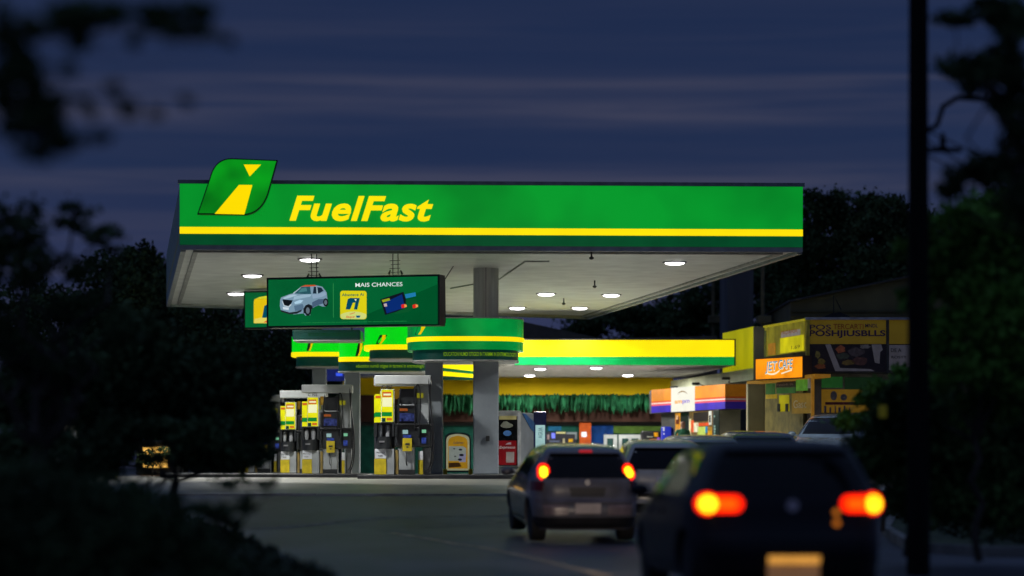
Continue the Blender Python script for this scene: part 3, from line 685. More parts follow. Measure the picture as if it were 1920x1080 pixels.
    bx('upper_housing', pblack, 749, 781, .2, .45, 728, 757, .01)
    bx('upper_label', mat('dim_yellow_label', (.35, .36, .05), rough=.5, em=s2l((150, 145, 10)), es=.5), 781, 793, .26, .3, 736, 745, .003)
    bx('upper_label', mat('dim_amber_label', (.35, .25, .03), rough=.5, em=s2l((140, 100, 10)), es=.4), 740.5, 747.5, .26, .3, 727, 745, .003)
    # lower body
    bx('main_body', pgrey, 748, 777, .06, .58, 838, 889.3)
    bx('body_base', pblack, 747, 778, .03, .05, 880, 889.3, .004)
    bx('brass_pipe_cover', mat('brass_cover', (.35, .25, .08), rough=.4, metal=.3), 741, 746.5, .12, .3, 843, 889.3)
    bx('bollard_post', ywp, 787, 793, .02, .08, 862, 889.3, .006); bx('bollard_label', whp, 787, 793, .02, .08, 845, 861.5, .004)
    bx('side_cabinet', mat('pump_dark_grey', (.12, .125, .13), rough=.5), 795, 806, .15, .6, 838, 889.3)
    # nozzles and hoses
    def hose(nm, pts, r=.016):
        pts = [Vector((x(a), y, z(b))) for a, b, y in pts]; out = []
        for i in range(len(pts)-1):
            p0, p1, p2, p3 = pts[max(i-1, 0)], pts[i], pts[i+1], pts[min(i+2, len(pts)-1)]
            for k in range(6):
                s = k/6; out.append(.5*((2*p1)+(p2-p0)*s+(2*p0-5*p1+4*p2-p3)*s*s+(3*p1-p0-3*p2+p3)*s**3))
        out.append(pts[-1]); mb = MB(); mb.tube(out, r, 7); mb.build(nm, hose_m, t, local=True, smooth=True)
    hose('hose', [(751, 728, 0), (749, 745, -.02), (747, 775, -.02), (746, 800, -.03)])
    hose('hose', [(778, 805, -.05), (778, 770, -.04), (777, 738, -.02), (780, 724, .0), (785, 722, .0), (788, 738, -.02), (788, 770, -.04), (786, 805, -.05)])
    hose('hose', [(804, 705, 0), (804.5, 730, -.02), (808, 765, -.05), (812, 800, -.07), (813.5, 840, -.07), (811, 868, -.05), (805, 884, .0)], .018)
    hose('hose', [(808, 705, .02), (806, 735, .0), (809, 775, -.04), (810, 815, -.06), (810, 850, -.05), (806, 872, .05), (801, 882, .1)], .018)
    hose('hose', [(761, 846, -.03), (762, 855, -.05), (762, 867, -.04), (763, 872, .02)], .012)
    for a in (743, 785):
        mb = MB(); mb.bbox(x(a)-.03, x(a)+.03, -.09, 0.0, z(818), z(800), .012); mb.tube([(x(a), -.06, z(818)), (x(a)+.02, -.12, z(826)), (x(a)+.03, -.15, z(832))], .014, 6)
        mb.build('nozzle', pblack, t, local=True)
    return t
def place(o, x, y, z, rz=0):
    o.location = (x, y, z); o.rotation_euler = (0, 0, rz)
    WM[o.name] = Matrix.Translation((x, y, z)) @ Matrix.Rotation(rz, 4, 'Z'); return o
pm = pump('nearest fuel pump, on the front island with yellow and white sign board')
protos = []
for (px, y, lb) in ((755.5, 68.4, 'fuel pump standing directly behind the nearest one, only its edge showing'),
                    (614, 73.2, 'fuel pump on the second island with the small yellow tag up top'),
                    (570, 79, 'fuel pump behind the second island pump, its left side in the leaves'),
                    ):
    c = copy_tree(pm); c['label'] = lb; protos.append((c, px, y))
for c, px, y in protos: place(c, X(px, y), y, ZI)
place(pm, X(757, 65.5), 65.5, ZI)
place(protos[0][0], X(757, 65.5)-.08, 66.6, ZI)
c = copy_tree(pm); c['label'] = 'leftmost fuel pump, showing only its yellow notice through the foliage'; place(c, X(490, 84), 84, ZI)

# ---------------- poster stands ----------------
def arch_poster(px0, px1, y0, y1, D, label, inner=True):
    x0, x1 = X(px0, D), X(px1, D); z0, z1 = ZI, Z(y0, D); h = z1-z0; wd = x1-x0
    t = T('poster_stand', label, 'poster stand', ((x0+x1)/2, D, z0))
    fr = mframe(Vector((x0, D, z0)), Vector((1, 0, 0)), Vector((0, 0, 1)))
    def outline(m, b): 
        r = .16; a = [(m, b), (wd-m, b), (wd-m, h-m-r)] + bez((wd-m, h-m-r), (wd-m, h-m-.02), (wd-m-r, h-m), 6)[1:] + bez((wd-m-r, h-m), (wd/2, h-m+.03), (m+r, h-m), 6)[1:] + bez((m+r, h-m), (m, h-m-.02), (m, h-m-r), 6)[1:]
        return a
    mb = MB(); mb.prism(outline(0, .06), fr, 0, -.14); mb.build('stand_body', mat('dark_blue_case', (.015, .02, .035), rough=.4), t)
    mb = MB(); mb.prism(outline(.035, .1), fr, .02, .002); mb.build('white_rim', mat('cream_rim', (.62, .63, .52), rough=.4, em=s2l((190, 190, 150)), es=.35), t)
    mb = MB(); mb.prism(outline(.085, .15), fr, .03, .022); p = mb.build('poster', mat('amber_poster', (.5, .33, .03), rough=.35, var=.3, vs=3, em=s2l((190, 140, 20)), es=.45), t)
    if inner:
        mb = MB(); mb.prism([(.10, .34), (wd-.2, .34), (wd-.12, .45), (wd-.12, h-.38), (wd-.2, h-.33), (.10, h-.33)], fr, .037, .032); mb.build('poster_panel', mat('pale_poster_panel', (.5, .53, .50), rough=.4, em=s2l((165, 175, 165)), es=.35), p)
        mb = MB(); mb.prism([(wd*.55, h*.30), (wd-.13, h*.30), (wd-.13, h*.50), (wd*.55, h*.50)], fr, .044, .039); mb.build('poster_patch', mat('lilac', (.45, .45, .6), rough=.4, em=s2l((150, 150, 180)), es=.4), p)
        ink = mat('poster_ink', (.05, .06, .09), rough=.5); mb = MB()
        for a, b, r in ((.6, .60, .035), (.36, .62, .02), (.58, .36, .04), (.40, .44, .02), (.64, .47, .045)):
            mb.prism([(wd*a+r*1.3*math.cos(i*math.pi/5), h*b+r*.7*math.sin(i*math.pi/5)) for i in range(10)], fr, .05, .046)
        mb.build('poster_ink', ink, p)
        mb = MB(); text(mb, 'Lubrax', fr, wd*.33, h-.27, .07, wd*.4, shear=.3, bold=.05, w=.036); mb.build('poster_lettering', whp, p)
        mb = MB(); mb.prism([(.1, .17), (wd*.65, .2), (wd*.55, .3), (.1, .29)], fr, .037, .032); mb.build('poster_swash', mat('orange_swash', (.5, .2, .03), rough=.4), p)
    mb = MB()
    for a in (-.04, wd-.06): mb = MB(); mb.bbox(x0+a, x0+a+.1, D-.03, D+.14, ZI, ZI+.14, .01); mb.build('foot', ywp, t)
    return t
arch_poster(834, 883, 812, 889, 67.1, 'rounded yellow poster stand with white rim between the two grey pillars')


# ---------------- vending machines ----------------
t = T('vending_machine', 'large dark drinks machine with red lower front beside the wide pillar', 'vending machine', (X(955, 68.6), 69.5, .92))
D = 68.6; x0, x1 = X(935, D), X(973, D); z0, z1 = Z(876, D), Z(770, D)
ang = math.radians(-22)
Mv = Matrix.Translation((x0, D, 0)) @ Matrix.Rotation(ang, 4, 'Z')
vw = (x1-x0)/math.cos(ang)+.02
vg = mat('machine_grey', (.30, .33, .37), rough=.4, var=.1, vs=2)
mb = MB(); mb.bbox(0, vw, 0, 1.0, z0, z1-.05, .03, Mv); mb.build('cabinet', vg, t)
mb = MB(); mb.bbox(-.01, vw+.01, -.06, .12, z0, z1, .05, Mv); mb.build('front_door', mat('machine_edge', (.45, .46, .47), rough=.35), t)
def vp(nm, m, a, b, c, d, y): 
    mb = MB(); mb.box(a*vw, b*vw, y, y+.01, z0+c*(z1-z0), z0+d*(z1-z0), Mv); return mb.build(nm, m, t)
vp('glass_front', mat('machine_black', (.01, .011, .013), rough=.12), .05, .94, .03, .9, -.075)
vp('top_strip', mat('machine_cream', (.35, .33, .18), rough=.4, em=s2l((130, 120, 70)), es=.5), .08, .9, .84, .905, -.085)
vp('red_panel', mat('machine_red', (.16, .005, .008), rough=.3, em=s2l((95, 4, 12)), es=.5), .05, .9, .04, .47, -.085)
vp('red_panel_insert', mat('machine_pale', (.4, .35, .33), rough=.4), .42, .80, .08, .27, -.092)
def vtext(body, a, c, h, wd_, m, nm, sh=0):
    fr = lambda u, v, w=0: Mv @ Vector((a*vw+u, -.095-w, z0+c*(z1-z0)+v)); mb = MB(); text(mb, body, fr, 0, 0, h, wd_*vw, shear=sh, bold=.05, w=.002); mb.build(nm, m, t)
vtext('Expresso', .1, .33, .07, .75, mat('machine_white_ink', (.7, .7, .68), rough=.5), 'machine_lettering', .2)
mb = MB(); frv = lambda a, b, w=0: Mv @ Vector((a*vw, -.09-w, z0+b*(z1-z0)))
mb.prism([(.38, .40), (.66, .40), (.66, .445), (.5, .43)], frv, .004, .001); mb.build('machine_lettering', whp, t)
mb = MB(); mb.prism([(.15+.3*(1+math.cos(i*math.pi/6)), .735+.045*math.sin(i*math.pi/6)+(.03 if 2 < i < 5 else 0)) for i in range(12)], frv, .006, .001); mb.build('cup_picture', mat('machine_food', (.45, .46, .36), rough=.5), t)
mb = MB(); mb.prism([(.28+.2*(1+math.cos(i*math.pi/5)), .60+.05*math.sin(i*math.pi/5)) for i in range(10)], frv, .006, .001); mb.build('cup_picture', mat('machine_blue', (.06, .14, .3), rough=.4, em=s2l((60, 100, 150)), es=.4, emvar=.5, emscale=9), t)
mb = MB(); frs = lambda a, b, w=0: Mv @ Vector((vw+.012+w, a, z0+b*(z1-z0)))
mb.prism([(.15, 1.0-.05), (.35, .95), (.98, .80), (.98, .62), (.7, .70)], frs, .006, .001); mb.build('side_stripe', mat('machine_side_blue', (.03, .15, .42), rough=.35), t)
mb = MB(); mb.bbox(-.02, vw+.02, .02, .98, .93, z0-.003, .02, Mv); mb.build('plinth', pgrey, t)
t = T('vending_machine', 'tall blue topped drinks fridge with pale lit front behind the red machine', 'drinks fridge', (X(1014, 73), 73.5, .92))
D = 73; x0, x1 = X(1004, D), X(1024, D)
mb = MB(); mb.bbox(x0-.05, x1, D, D+.8, .92, Z(772, D), .02); mb.build('cabinet', mat('fridge_blue', (.008, .02, .16), rough=.3), t)
mb = MB(); mb.box(x0, x1-.03, D-.02, D-.002, Z(880, D), Z(797, D)); o_ = mb.build('lit_front', glow('fridge_front', (165, 205, 205), .85, emvar=.15, emscale=3), t)
mb = MB(); fr = mframe(Vector((x0+.19, D-.02, Z(822, D))), Vector((0, 0, 1)), Vector((-1, 0, 0))); text(mb, 'PEPSI'[:0]+'AGUA', fr, 0, 0, .12, .3, w=.004); mb.build('front_lettering', mat('fridge_ink', (.05, .2, .3), rough=.5), o_)

# ---------------- rear shop building ----------------
W = 97.0
yw = mat('yellow_wall_paint', (.82, .55, .003), rough=.7, spec=.15, var=.06, vs=.7, bump=.1)
brown = mat('brown_beam_paint', (.036, .015, .010), spec=.1, rough=.7, var=.15, vs=1.5)
teal = mat('teal_wall', (.006, .05, .035), rough=.8, spec=.1); bluew = mat('blue_wall', (.003, .025, .11), rough=.8, spec=.1); grw = mat('moss_green_band', (.045, .085, .014), rough=.8, spec=.1)
orw = mat('orange_pillar', (.32, .055, .010), rough=.8, spec=.1); darkw = mat('recess_shade', (.012, .012, .012), rough=.8)
shop = T('shop_building', 'low station shop with yellow upper wall, brown beam and blue and green front', 'shop', (0, W, .92))
def wallbox(nm, m, px0, px1, py0, py1, D, dep=.3, par=shop, proud=0):
    mb = MB(); mb.box(X(px0, D), X(px1, D), D-proud, D+dep, Z(py1, D), Z(py0, D)); return mb.build(nm, m, par)
mb = MB(); mb.box(X(640, W), X(1262, W), W, W+.3, Z(741, W), 4.40); mb.build('upper_wall', yw, shop)
wallbox('brown_beam', brown, 640, 1262, 741, 791, W, .5, proud=.35)
wallbox('recess_shade_strip', darkw, 640, 1262, 791, 798, W, .5)  # dark strip flush with the wall, painted as the shade of a recess
mb = MB(); mb.box(X(640, W), X(1262, W), W+.02, W+.3, .92, Z(798, W)); mb.build('front_wall', teal, shop)
wallbox('green_band', grw, 1150, 1258, 799, 812.5, W, .02, proud=.04)
wallbox('blue_band', bluew, 1108, 1150, 797, 870, W, .02, proud=.035)
wallbox('orange_pillar', orw, 1086, 1108, 792, 889, W, .3, proud=.25)
wallbox('notice_plate', whp, 1090, 1100, 810, 819, W-.27, .01)
wallbox('blue_panel', mat('cyan_panel', (.01, .08, .16), rough=.8, spec=.1), 1028, 1052, 799, 808, W, .02, proud=.035)
# lit shop window left of the orange pillar
wd_ = wallbox('window', mat('dim_shop_glass', (.02, .02, .025), rough=.15), 1024, 1082, 810, 862, W, .02, proud=.04)
for a, b, c, d, col, k in ((1034, 1041, 812, 822, (120, 130, 250), .9), (1043, 1060, 810, 813, (230, 220, 150), .8), (1062, 1082, 810.5, 814, (150, 160, 160), .6), (1066, 1074, 823, 829, (225, 170, 20), .8), (1026, 1030, 815, 824, (200, 170, 170), .6), (1078, 1082, 814, 824, (130, 140, 140), .6), (1055, 1059, 822, 832, (200, 190, 150), .6), (1030, 1050, 826, 829, (110, 120, 150), .5), (1064, 1077, 834, 842, (140, 140, 100), .5)):
    mb = MB(); mb.box(X(a, W), X(b, W), W-.06, W-.045, Z(d, W), Z(c, W)); mb.build('window_glow', glow('win_%02x%02x%02x' % col, col, k, emvar=.3, emscale=5), wd_)
# door frames
for a, b, pan in ((1132, 1157, (20, 60, 50)), (1160, 1201, None)):
    dr = wallbox('door', mat('door_white', (.36, .37, .36), rough=.45), a, b, 815, 888, W, .02, proud=.08)
    pp = [(a+6, b-7)] if pan else [(1166, 1178), (1184, 1197)]
    for c, d in pp: wallbox('door_pane', mat('door_pane_dark', (.02, .05, .045), rough=.15), c, d, 822, 880, W-.085, .004, par=dr)
# second canopy in front of the shop
can2 = T('shop_canopy', 'lower canopy before the shop with broad yellow fascia and green lower band', 'canopy', (X(1175, 85), 88, 4.41))
S0, S1 = X(965, 85), X(1376, 85)
mb = MB(); mb.hexa([Vector((S0, 85.06, 4.41)), Vector((S1, 85.06, 4.41)), Vector((S1-.75, 97.3, 4.41)), Vector((X(640, W), 97.3, 4.41))], [Vector((S0, 85.06, 4.6)), Vector((S1, 85.06, 4.6)), Vector((S1-.75, 97.3, 4.6)), Vector((X(640, W), 97.3, 4.6))]); mb.build('soffit', mat('shop_soffit', (.5, .47, .45), rough=.55), can2)
mb = MB(); mb.bbox(S0, S1, 85-.16, 85.05, Z(669, 85), Z(638, 85), .01); mb.build('yellow_fascia', mat('lit_shop_yellow', (.5, .4, 0), rough=.3, em=s2l((252, 226, 0)), es=1.0, emvar=.04), can2)
mb = MB(); mb.bbox(S0, S1, 85-.14, 85.05, Z(684.5, 85), Z(669, 85)-.003, .008); mb.build('green_band', mat('lit_shop_green', (0, .2, .05), rough=.3, em=s2l((0, 134, 52)), es=1, emvar=.12), can2)
mb = MB(); mb.box(S1+.003, S1+.05, 84.86, 85.1, Z(685.5, 85), Z(636.5, 85)); mb.build('end_cap', mat('dark_metal', (.05,.05,.05)), can2)
mb = MB(); mb.box(S0, S1+.05, 84.82, 85.3, Z(638, 85)+.003, Z(636, 85)); mb.build('top_edge', mat('dark_metal', (.05,.05,.05)), can2)
for px, py, lb in ((1013, 690, 'small soffit lamp, front row, left of the shop canopy'), (1118, 688, 'small soffit lamp, front row, middle of the shop canopy'), (993, 702.5, 'small soffit lamp, rear row, nearest the wide pillar'), (1177, 702, 'small soffit lamp, rear row, nearest the striped shop sign')):
    ceiling_lamp(px, py, 4.41, lb, 'lamps under the shop canopy', 330, .36, .18, 178)
# roof behind
mb = MB(); roofm = mat('grey_brown_roof', (.075, .065, .06), rough=.8, var=.1)
mb.hexa([P(900, 637, 92), P(1352, 637, 92), P(1340, 634, 104), P(1135, 632, 104)], [P(900, 637.5, 92.3), P(1352, 637.5, 92.3), P(1340, 635, 104.3), P(1135, 633, 104.3)])
mb = MB(); mb.prism([(X(800, 99), Z(700, 99)), (X(1345, 99), Z(700, 99)), (X(1345, 99), Z(630, 99)), (X(1125, 99), Z(634, 99)), (X(985, 99), Z(604, 99)), (X(800, 99), Z(570, 99))], mframe(Vector((0, 99, 0)), Vector((1, 0, 0)), Vector((0, 0, 1))), .0, -6)
mb.build('roof', roofm, shop)
# slanted striped sign seen between the pillars
t = T('striped_fascia_sign', 'yellow sign with slanting green stripes seen between the two grey pillars', 'sign', (X(857, 84), 84, 4.0))
fr = lambda a, b, w=0: Vector((X(a, 84), 84-w, Z(b, 84)))
for nm, pts, m in (('yellow_panel', [(800, 712), (905, 712), (905, 680), (800, 678)], mat('lit_shop_yellow', (0, 0, 0))), ):
    mb = MB(); mb.prism(pts, fr, 0, -.2); mb.build(nm, m, t)
for nm, pts, m, w in (('green_stripe', [(800, 693), (905, 703), (905, 698), (800, 686)], dgreen_f, .01), ('dark_stripe', [(800, 712.5), (905, 712.5), (905, 709), (800, 703)], mat('dark_leaf', (0, .04, .02)), .012)):
    mb = MB(); mb.prism(pts, fr, w, w-.008); mb.build(nm, m, t)
# leaf garland on the brown beam
leafm = mat('garland_leaves', (.018, .11, .045), rough=.6, spec=.2, var=.35, vs=3)
mb = MB(); rs = random.Random(5)
px = 826
while px < 1222:
    top = 741+rs.uniform(-4, 4); ln = rs.uniform(18, 38); wl = rs.uniform(2, 4.6); sl = rs.uniform(-5, 5)
    D = W-.42-rs.uniform(0, .6); c0 = (px, top); pts = []
    for i in range(9):
        s = i/8; wdt = wl*math.sin(math.pi*min(1, s*1.02+.02))**.7*(1-.2*s); pts.append((px+sl*s-wdt, top+ln*s, px+sl*s+wdt))
    L = [P(a, b, D) for a, b, c in pts]; Cn = [P((a+c)/2, b, D-.10) for a, b, c in pts]; R = [P(c, b, D-.02) for a, b, c in pts]
    mb.add(L+Cn+R, [(i, i+1, 9+i+1, 9+i) for i in range(8)] + [(9+i, 9+i+1, 18+i+1, 18+i) for i in range(8)])
    px += rs.uniform(.7, 2.0)
tag(mb.build('leaf_garland', leafm, smooth=False), 'long garland of hanging green leaves along the brown shop beam', 'garland')

# ---------------- tall side wall, striped shop sign, corner shop ----------------
wl_ = T('side_wall', 'tall wall with yellow upper half glowing as if lit, meeting the end of the shop canopy', 'wall', (X(1412, 84), 86, .9))
A0 = Vector((X(1412, 84), 84, 0)); B0 = Vector((X(1255, 97.3), 97.3, 0))
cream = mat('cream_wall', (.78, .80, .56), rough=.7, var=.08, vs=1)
limey = mat('lime_wall_glow', (.60, .52, .01), rough=.6, var=.08, vs=.6, em=s2l((140, 138, 0)), es=1, emvar=.15, emscale=.5)  # weak glow put in for light falling on this wall
beige = mat('beige_wall', (.20, .18, .11), rough=.75, var=.15, vs=1, bump=.2)
zs = Z(690, 84)
def walk(nm, m, a, b, z0, z1, th=.3):
    d = (b-a).normalized(); n = Vector((-d.y, d.x, 0)); n = n if n.x > 0 else -n
    mb = MB(); mb.hexa([at(a, z0), at(b, z0), at(b, z1), at(a, z1)], [at(a+n*th, z0), at(b+n*th, z0), at(b+n*th, z1), at(a+n*th, z1)]); return mb.build(nm, m, wl_)
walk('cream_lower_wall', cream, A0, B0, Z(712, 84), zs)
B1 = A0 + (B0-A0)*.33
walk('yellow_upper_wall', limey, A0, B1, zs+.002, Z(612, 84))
mb = MB(); mb.box(A0.x+.006, X(1436, 84), 83.7, 96, Z(712, 84), Z(613, 84)); mb.build('front_face', beige, wl_)
for px, D, lb in ((1265, 94.5, 'small dark spotlight bracket nearest the leaf garland'), (1306, 91, 'small dark spotlight bracket above the white sign panel'), (1362, 87.5, 'small dark spotlight bracket above the right end of the striped sign')):
    py = {1265: 727, 1306: 720, 1362: 710}[px]
    p = P(px, py, D); mb = MB(); mb.bbox(p.x-.16, p.x+.1, p.y-.25, p.y, p.z-.04, p.z+.05, .02); mb.tube([(p.x+.1, p.y, p.z), (p.x+.3, p.y, p.z-.08)], .02); mb.bbox(p.x+.05, p.x+.3, p.y-.2, p.y-.05, p.z-.14, p.z-.08, .015)
    tag(mb.build('spotlight', dm), lb, 'spotlight', 'spotlights over the striped sign')
# striped convenience sign
sg = T('shop_sign', 'orange, white and purple striped lightbox sign above the small shop door', 'shop sign', (X(1310, 84), 84, 3.0))
a_ = Vector((X(1222, 89), 89, 0)); b_ = Vector((X(1360, 82.5), 82.5, 0)); c_ = Vector((X(1400, 82.6), 82.6, 0))
zt_, zb_ = Z(720, 82.5), Z(766.5, 82.5)
ch = [a_, b_, c_, c_+Vector((0, 5, 0)), a_+Vector((0, 1.5, 0))]
mb = MB(); mb.add([at(p, zb_) for p in ch]+[at(p, zt_) for p in ch], [tuple(range(4, -1, -1)), tuple(range(5, 10))]+[(i, (i+1) % 5, 5+(i+1) % 5, 5+i) for i in range(5)]); mb.build('sign_case', mat('sign_case_dark', (.04, .03, .05), rough=.5), sg)
hh = zt_-zb_
stripes = [(0, .29, 'purple', (62, 38, 185)), (.29, .335, 'pink', (250, 90, 110)), (.335, .365, 'red', (225, 70, 90)), (.365, .42, 'white', (255, 225, 215)), (.42, .50, 'deep_orange', (235, 95, 20)), (.50, 1, 'orange', (250, 150, 12))]
for i, (s0, s1, nm, col) in enumerate(stripes):
    f = mframe(at(a_, zb_), b_-a_, Vector((0, 0, 1))); L = (b_-a_).length
    mb = MB(); mb.hexa([f(0, s0*hh, .012), f(L, s0*hh, .012), f(L, s1*hh, .012), f(0, s1*hh, .012)], [f(0, s0*hh, .002), f(L, s0*hh, .002), f(L, s1*hh, .002), f(0, s1*hh, .002)])
    mb.build(nm+'_stripe', glow('stripe_'+nm, col, .95, emvar=.22 if nm in ('purple', 'orange') else .08, emscale=1.1), sg)
    f = mframe(at(b_, zb_), c_-b_, Vector((0, 0, 1))); L = (c_-b_).length
    dim = tuple(int(v*.55) for v in col)  # end face: darkened copies of the stripes with a weak glow put in
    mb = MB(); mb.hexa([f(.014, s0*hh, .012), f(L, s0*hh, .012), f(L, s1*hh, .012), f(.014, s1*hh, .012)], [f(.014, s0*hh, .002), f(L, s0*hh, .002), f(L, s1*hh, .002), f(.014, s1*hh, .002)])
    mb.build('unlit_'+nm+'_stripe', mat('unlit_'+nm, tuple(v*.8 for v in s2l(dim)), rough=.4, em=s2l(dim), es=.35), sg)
f = mframe(at(a_, zb_), b_-a_, Vector((0, 0, 1))); L = (b_-a_).length
u0, u1 = L*.29, L*.61
mb = MB(); mb.hexa([f(u0, -.01, .03), f(u1, -.01, .03), f(u1, hh+.01, .03), f(u0, hh+.01, .03)], [f(u0, -.01, .014), f(u1, -.01, .014), f(u1, hh+.01, .014), f(u0, hh+.01, .014)])
wp = mb.build('white_panel', glow('white_sign_panel', (238, 236, 220), .95, emvar=.04), sg)
mb = MB(); wq = u1-u0
mb.prism([(u0+wq*a, hh*b) for a, b in bez((.28, .72), (.5, 1.0), (.72, .70), 8)+bez((.72, .70), (.5, .90), (.28, .72), 8)[1:-1]], f, .038, .032); mb.build('arc_mark', glow('arc_ink', (150, 110, 30), .8), wp)
mb = MB(); text(mb, 'am', f, u0+wq*.16, hh*.34, .14, wq*.32, bold=.08, w=.036); mb.build('sign_lettering', glow('am_ink', (250, 160, 60), 1), wp)
mb = MB(); text(mb, 'pm', f, u0+wq*.50, hh*.34, .14, wq*.30, bold=.06, w=.036); mb.build('sign_lettering', glow('pm_ink', (135, 100, 205), 1), wp)
# small shop front below the striped sign
ss = T('small_shop', 'small lit shop front under the striped sign', 'shop front', (X(1310, 86), 87, .9))
a2, b2_, c2_ = a_+Vector((.35, .5, 0)), b_+Vector((-.15, .5, 0)), c_+Vector((-.15, .5, 0))
f = mframe(at(a2, .9), b2_-a2, Vector((0, 0, 1))); L = (b2_-a2).length; hb = zb_-.9
mb = MB(); mb.hexa([f(0, 0, 0), f(L, 0, 0), f(L, hb-.005, 0), f(0, hb-.005, 0)], [f(0, 0, -.25), f(L, 0, -.25), f(L, hb-.005, -.25), f(0, hb-.005, -.25)]); mb.build('front_wall', mat('dark_shop_interior', (.03, .03, .025), rough=.6), ss)
def sp(nm, col, a, b, c, d, k=.8, ev=.3, w=.01, par=None, es=4):
    c, d = .40+.60*c, .40+.60*d
    mb = MB(); U = lambda q: L*(q-1228)/(1352-1228)*1.0
    mb.hexa([f(U(a), hb*c, w), f(U(b), hb*c, w), f(U(b), hb*d, w), f(U(a), hb*d, w)], [f(U(a), hb*c, w-.008), f(U(b), hb*c, w-.008), f(U(b), hb*d, w-.008), f(U(a), hb*d, w-.008)])
    return mb.build(nm, glow('sp_%02x%02x%02x' % col, col, k, emvar=ev, emscale=es), par or ss)
sp('yellow_poster', (215, 145, 25), 1260, 1271, .02, .97, .9)
sp('poster_figure', (120, 45, 20), 1262, 1269, .68, .88, .6, w=.02)
sp('poster_figure', (235, 190, 140), 1263, 1267, .80, .92, .8, w=.03)
dw = sp('door_glass', (14, 34, 22), 1272, 1288, .02, .97, .5)
lw = sp('lit_window', (120, 95, 45), 1291, 1339, .15, .98, .7, .5)
for col, a, b, c, d, k in (((235, 225, 170), 1291, 1295, .16, .8, .9), ((40, 22, 12), 1300, 1330, .72, .95, .5), ((225, 90, 40), 1294, 1301, .45, .76, .9), ((230, 225, 190), 1300, 1311, .45, .69, .9), ((225, 80, 25), 1306, 1332, .60, .68, .9), ((185, 205, 90), 1309, 1325, .32, .58, .95), ((40, 140, 190), 1325, 1329, .42, .58, .8), ((220, 160, 10), 1330, 1338, .30, .48, .9), ((190, 140, 40), 1330, 1338, .49, .57, .7), ((90, 60, 40), 1295, 1338, .16, .26, .5), ((230, 230, 215), 1332, 1337.5, .62, .97, .85), ((30, 30, 25), 1333.5, 1336, .68, .86, .4)):
    sp('window_display', col, a, b, c, d, k, .25, .02 if col != (30, 30, 25) else .03, lw)
dk = sp('green_chalkboard', (8, 32, 22), 1341, 1352, .05, .97, .6)
f3 = mframe(at(b2_, .9), c2_-b2_, Vector((0, 0, 1))); L3 = (c2_-b2_).length
mb = MB(); mb.hexa([f3(.01, 0, 0), f3(L3, 0, 0), f3(L3, hb-.005, 0), f3(.01, hb-.005, 0)], [f3(.01, 0, -.25), f3(L3, 0, -.25), f3(L3, hb-.005, -.25), f3(.01, hb-.005, -.25)]); mb.build('corner_wall', beige, ss)
mb = MB()
for i, (w_, y_) in enumerate(((.10, .80), (.14, .55), (.17, .48), (.13, .41), (.16, .34), (.12, .27))):
    U = L*(1343-1228)/124; y_ = .4+.6*y_; mb.hexa([f(U, hb*y_, .03), f(U+w_, hb*y_, .03), f(U+w_, hb*(y_+.03), .03), f(U, hb*(y_+.03), .03)], [f(U, hb*y_, .02), f(U+w_, hb*y_, .02), f(U+w_, hb*(y_+.03), .02), f(U, hb*(y_+.03), .02)])
mb.build('chalk_writing', glow('chalk', (140, 175, 160), .8), dk)
# blue machine and game cabinet beside the shop
t = T('drinks_machine', 'small bright blue machine left of the small shop door', 'drinks machine', (X(1250, 88), 88, .92))
mb = MB(); mb.bbox(X(1241, 88), X(1259, 88), 88, 88.6, .92, Z(800, 88), .03); mb.build('cabinet', mat('machine_deep_blue', (.01, .02, .25), rough=.3, em=s2l((25, 35, 150)), es=.6, emvar=.3, emscale=3), t)
mb = MB(); mb.box(X(1243, 88), X(1246, 88), 87.98, 87.996, Z(808, 88), Z(801, 88)); mb.box(X(1243.5, 88), X(1246, 88), 87.98, 87.996, Z(815, 88), Z(812, 88)); mb.build('white_label', glow('machine_label', (220, 220, 235), .8), t)
t = T('game_cabinet', 'dark glass cabinet with small coloured lights next to the blue machine', 'display cabinet', (X(1220, 89), 89, .92))
mb = MB(); mb.bbox(X(1203, 89), X(1239, 89), 89, 89.8, .92, Z(808, 89), .05); mb.build('cabinet', blackf, t)
for a, b, c, d, col in ((1213, 1224, 818, 820, (170, 170, 150)), (1226, 1234, 811, 819, (220, 150, 20)), (1218, 1232, 823, 832, (190, 110, 60)), (1232, 1237, 820, 830, (150, 90, 210)), (1206, 1210, 824, 832, (150, 150, 150))):
    mb = MB(); mb.box(X(a, 89), X(b, 89), 88.98, 88.996, Z(d, 89), Z(c, 89)); mb.build('light_panel', glow('gc_%02x%02x%02x' % col, col, .75, emvar=.4, emscale=9), t)

